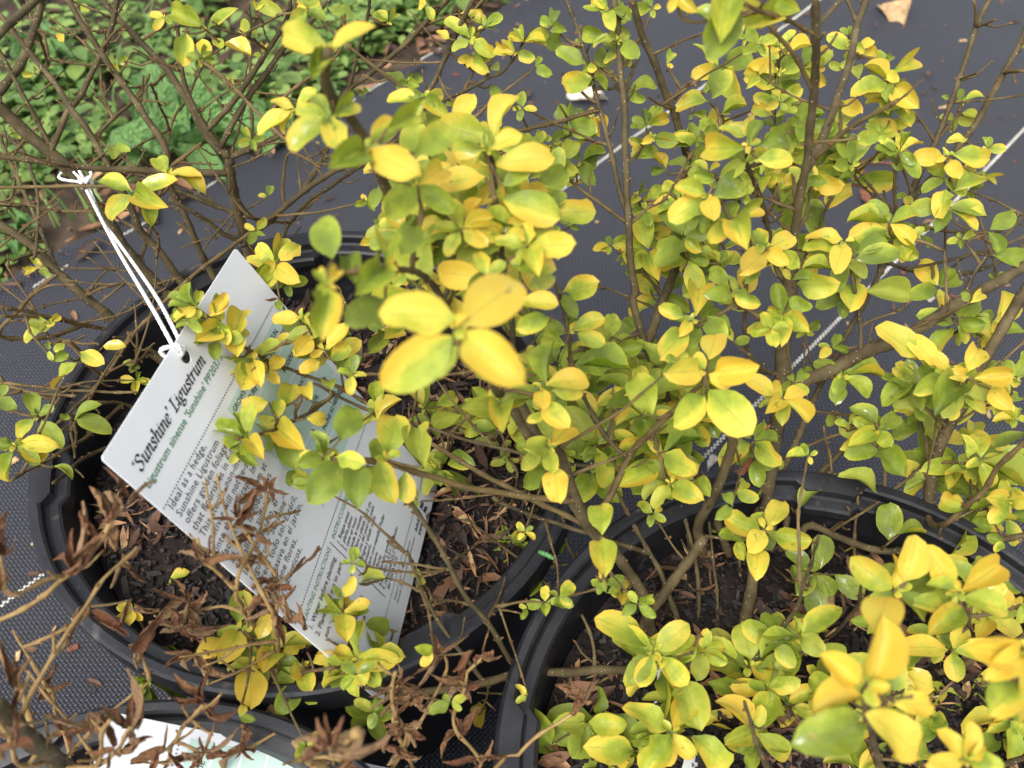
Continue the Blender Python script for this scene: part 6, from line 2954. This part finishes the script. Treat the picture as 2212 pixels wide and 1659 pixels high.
def chip_label(x, y, m):
    p = PZ(x, y, .004)
    o = p.dot(GN) - OFFA
    where = 'between the weedy cloth edge and a guide stripe' if o > 0 else ('on the cloth between the two white guide stripes' if o > -.302 else 'on the cloth beyond the guide stripe away from the weeds')
    return {M_RED: 'small reddish brown bark chip ', M_TAN: 'small tan bark chip ', M_EARTH: 'small dark brown bark chip '}[m] + where
for i, (x, y) in enumerate(chips):
    L = rr.uniform(.003, .010)
    m = rr.choice((M_RED, M_TAN, M_TAN, M_EARTH))
    litter_obj('bark_chip', chip_label(x, y, m), 'bark chip', on_cloth(x, y) + Vector((0, 0, .0012)), chip_me(L, L * rr.uniform(.3, .6), .0016), m, (rr.uniform(-.15, .15), rr.uniform(-.15, .15), rr.uniform(0, 6.3)), 'bark chips on the ground cloth')
for (x, y, lab) in ((2012, 655, 'pale cream pointed bud scale on the cloth near the thick slanting branch'), (1540, 985, 'pale dry petal at the end of a white guide stripe')):
    litter_obj('bud_scale', lab, 'bud scale', on_cloth(x, y) + Vector((0, 0, .002)), curl_me(.016, .007, 1.2, .2), M_GREY, (0, 0, rr.uniform(0, 6)))
# fallen yellow leaves on the soil
def soil_pt(px, py, key, dz=.006):
    p = PZ(px, py, SOIL_Z + .005)
    return Vector((p.x, p.y, soil_z(p, POT[key]) + dz))
fallen = [(1012, 1345, 'A', 'y', .016, 'pale yellow fallen leaf on the soil near the touching pot rims'), (918, 1345, 'A', 'o', .018, 'fallen yellow leaf with a curled brown spot on the soil beside the tag'), (930, 1185, 'A', 'o', .015, 'dull fallen leaf lying on the soil just beside the tag corner'), (945, 1260, 'A', 'l', .016, 'narrow greenish fallen leaf on the soil below the tag edge')]
for (x, y, key, code, L, lab) in fallen:
    o = litter_obj('fallen_leaf', lab, 'leaf', soil_pt(x, y, key), LEAVES[3], None, (rr.uniform(-.3, .3), rr.uniform(-.3, .3), rr.uniform(0, 6)))
    o.scale = (L, L * .6, L); o.color = vary(code)
for (x, y) in ((1245, 1385), (1260, 1420), (1290, 1400), (1230, 1340), (1340, 1360), (1320, 1440), (1500, 1120), (1530, 1160), (1720, 1330), (1860, 1300), (1770, 1340), (1640, 1215), (1500, 1300), (1280, 1520)):
    L = rr.uniform(.012, .018)
    o = litter_obj('fallen_leaf', 'pale yellow fallen leaf lying on the soil under the leafiest shrub', 'leaf', soil_pt(x, y, 'B', .008), rr.choice(LEAVES), None, (rr.uniform(-.5, .5), rr.uniform(-.5, .5), rr.uniform(0, 6)), 'fallen leaves under the leafiest shrub')
    o.scale = (L, L * .55, L); o.color = vary(rr.choice('oyo'))
# pine needles caught in the shrub
r6 = lambda x, y, d: PD((2100 + x * .5306) * K, (800 + y * .5306) * K, d)
base = r6(320, 1620, .455)
root = empty('pine_needle', base)
tag(root, 'reddish brown pine needle bundle leaning on the stems of the leafiest shrub', 'pine needle')
for k in range(3):
    o_ = (k - 1) * 14
    P = [p - base for p in (r6(320 + o_, 1620, .455), r6(430 + o_, 1430, .44), r6(560 + o_ * .6, 1240, .425), r6(665 + o_ * .2, 1045, .41))]
    vs, fs = [], []
    Q = resample(catmull(P, 8), .005)
    tube(vs, fs, Q, [.0010 - .0004 * i / len(Q) for i in range(len(Q))], 5)
    obj('needle', mesh('needle', vs, fs), M_PINE, root)
# green caterpillar on the rim
c0, c1 = PZ(1164, 1192, .254), PZ(1196, 1207, .254)
vs, fs = [], []
P = resample([c0, c0.lerp(c1, .5) + Vector((0, 0, .001)), c1], .0006)
tube(vs, fs, P, [.0012 * (1 + .22 * math.sin(i * 2.1)) * (1 if 1 < i < len(P) - 2 else .7) for i in range(len(P))], 8)
tag(obj('caterpillar', mesh('caterpillar', vs, fs), M_GRUB), 'small ribbed bright green caterpillar on a black pot rim', 'caterpillar')
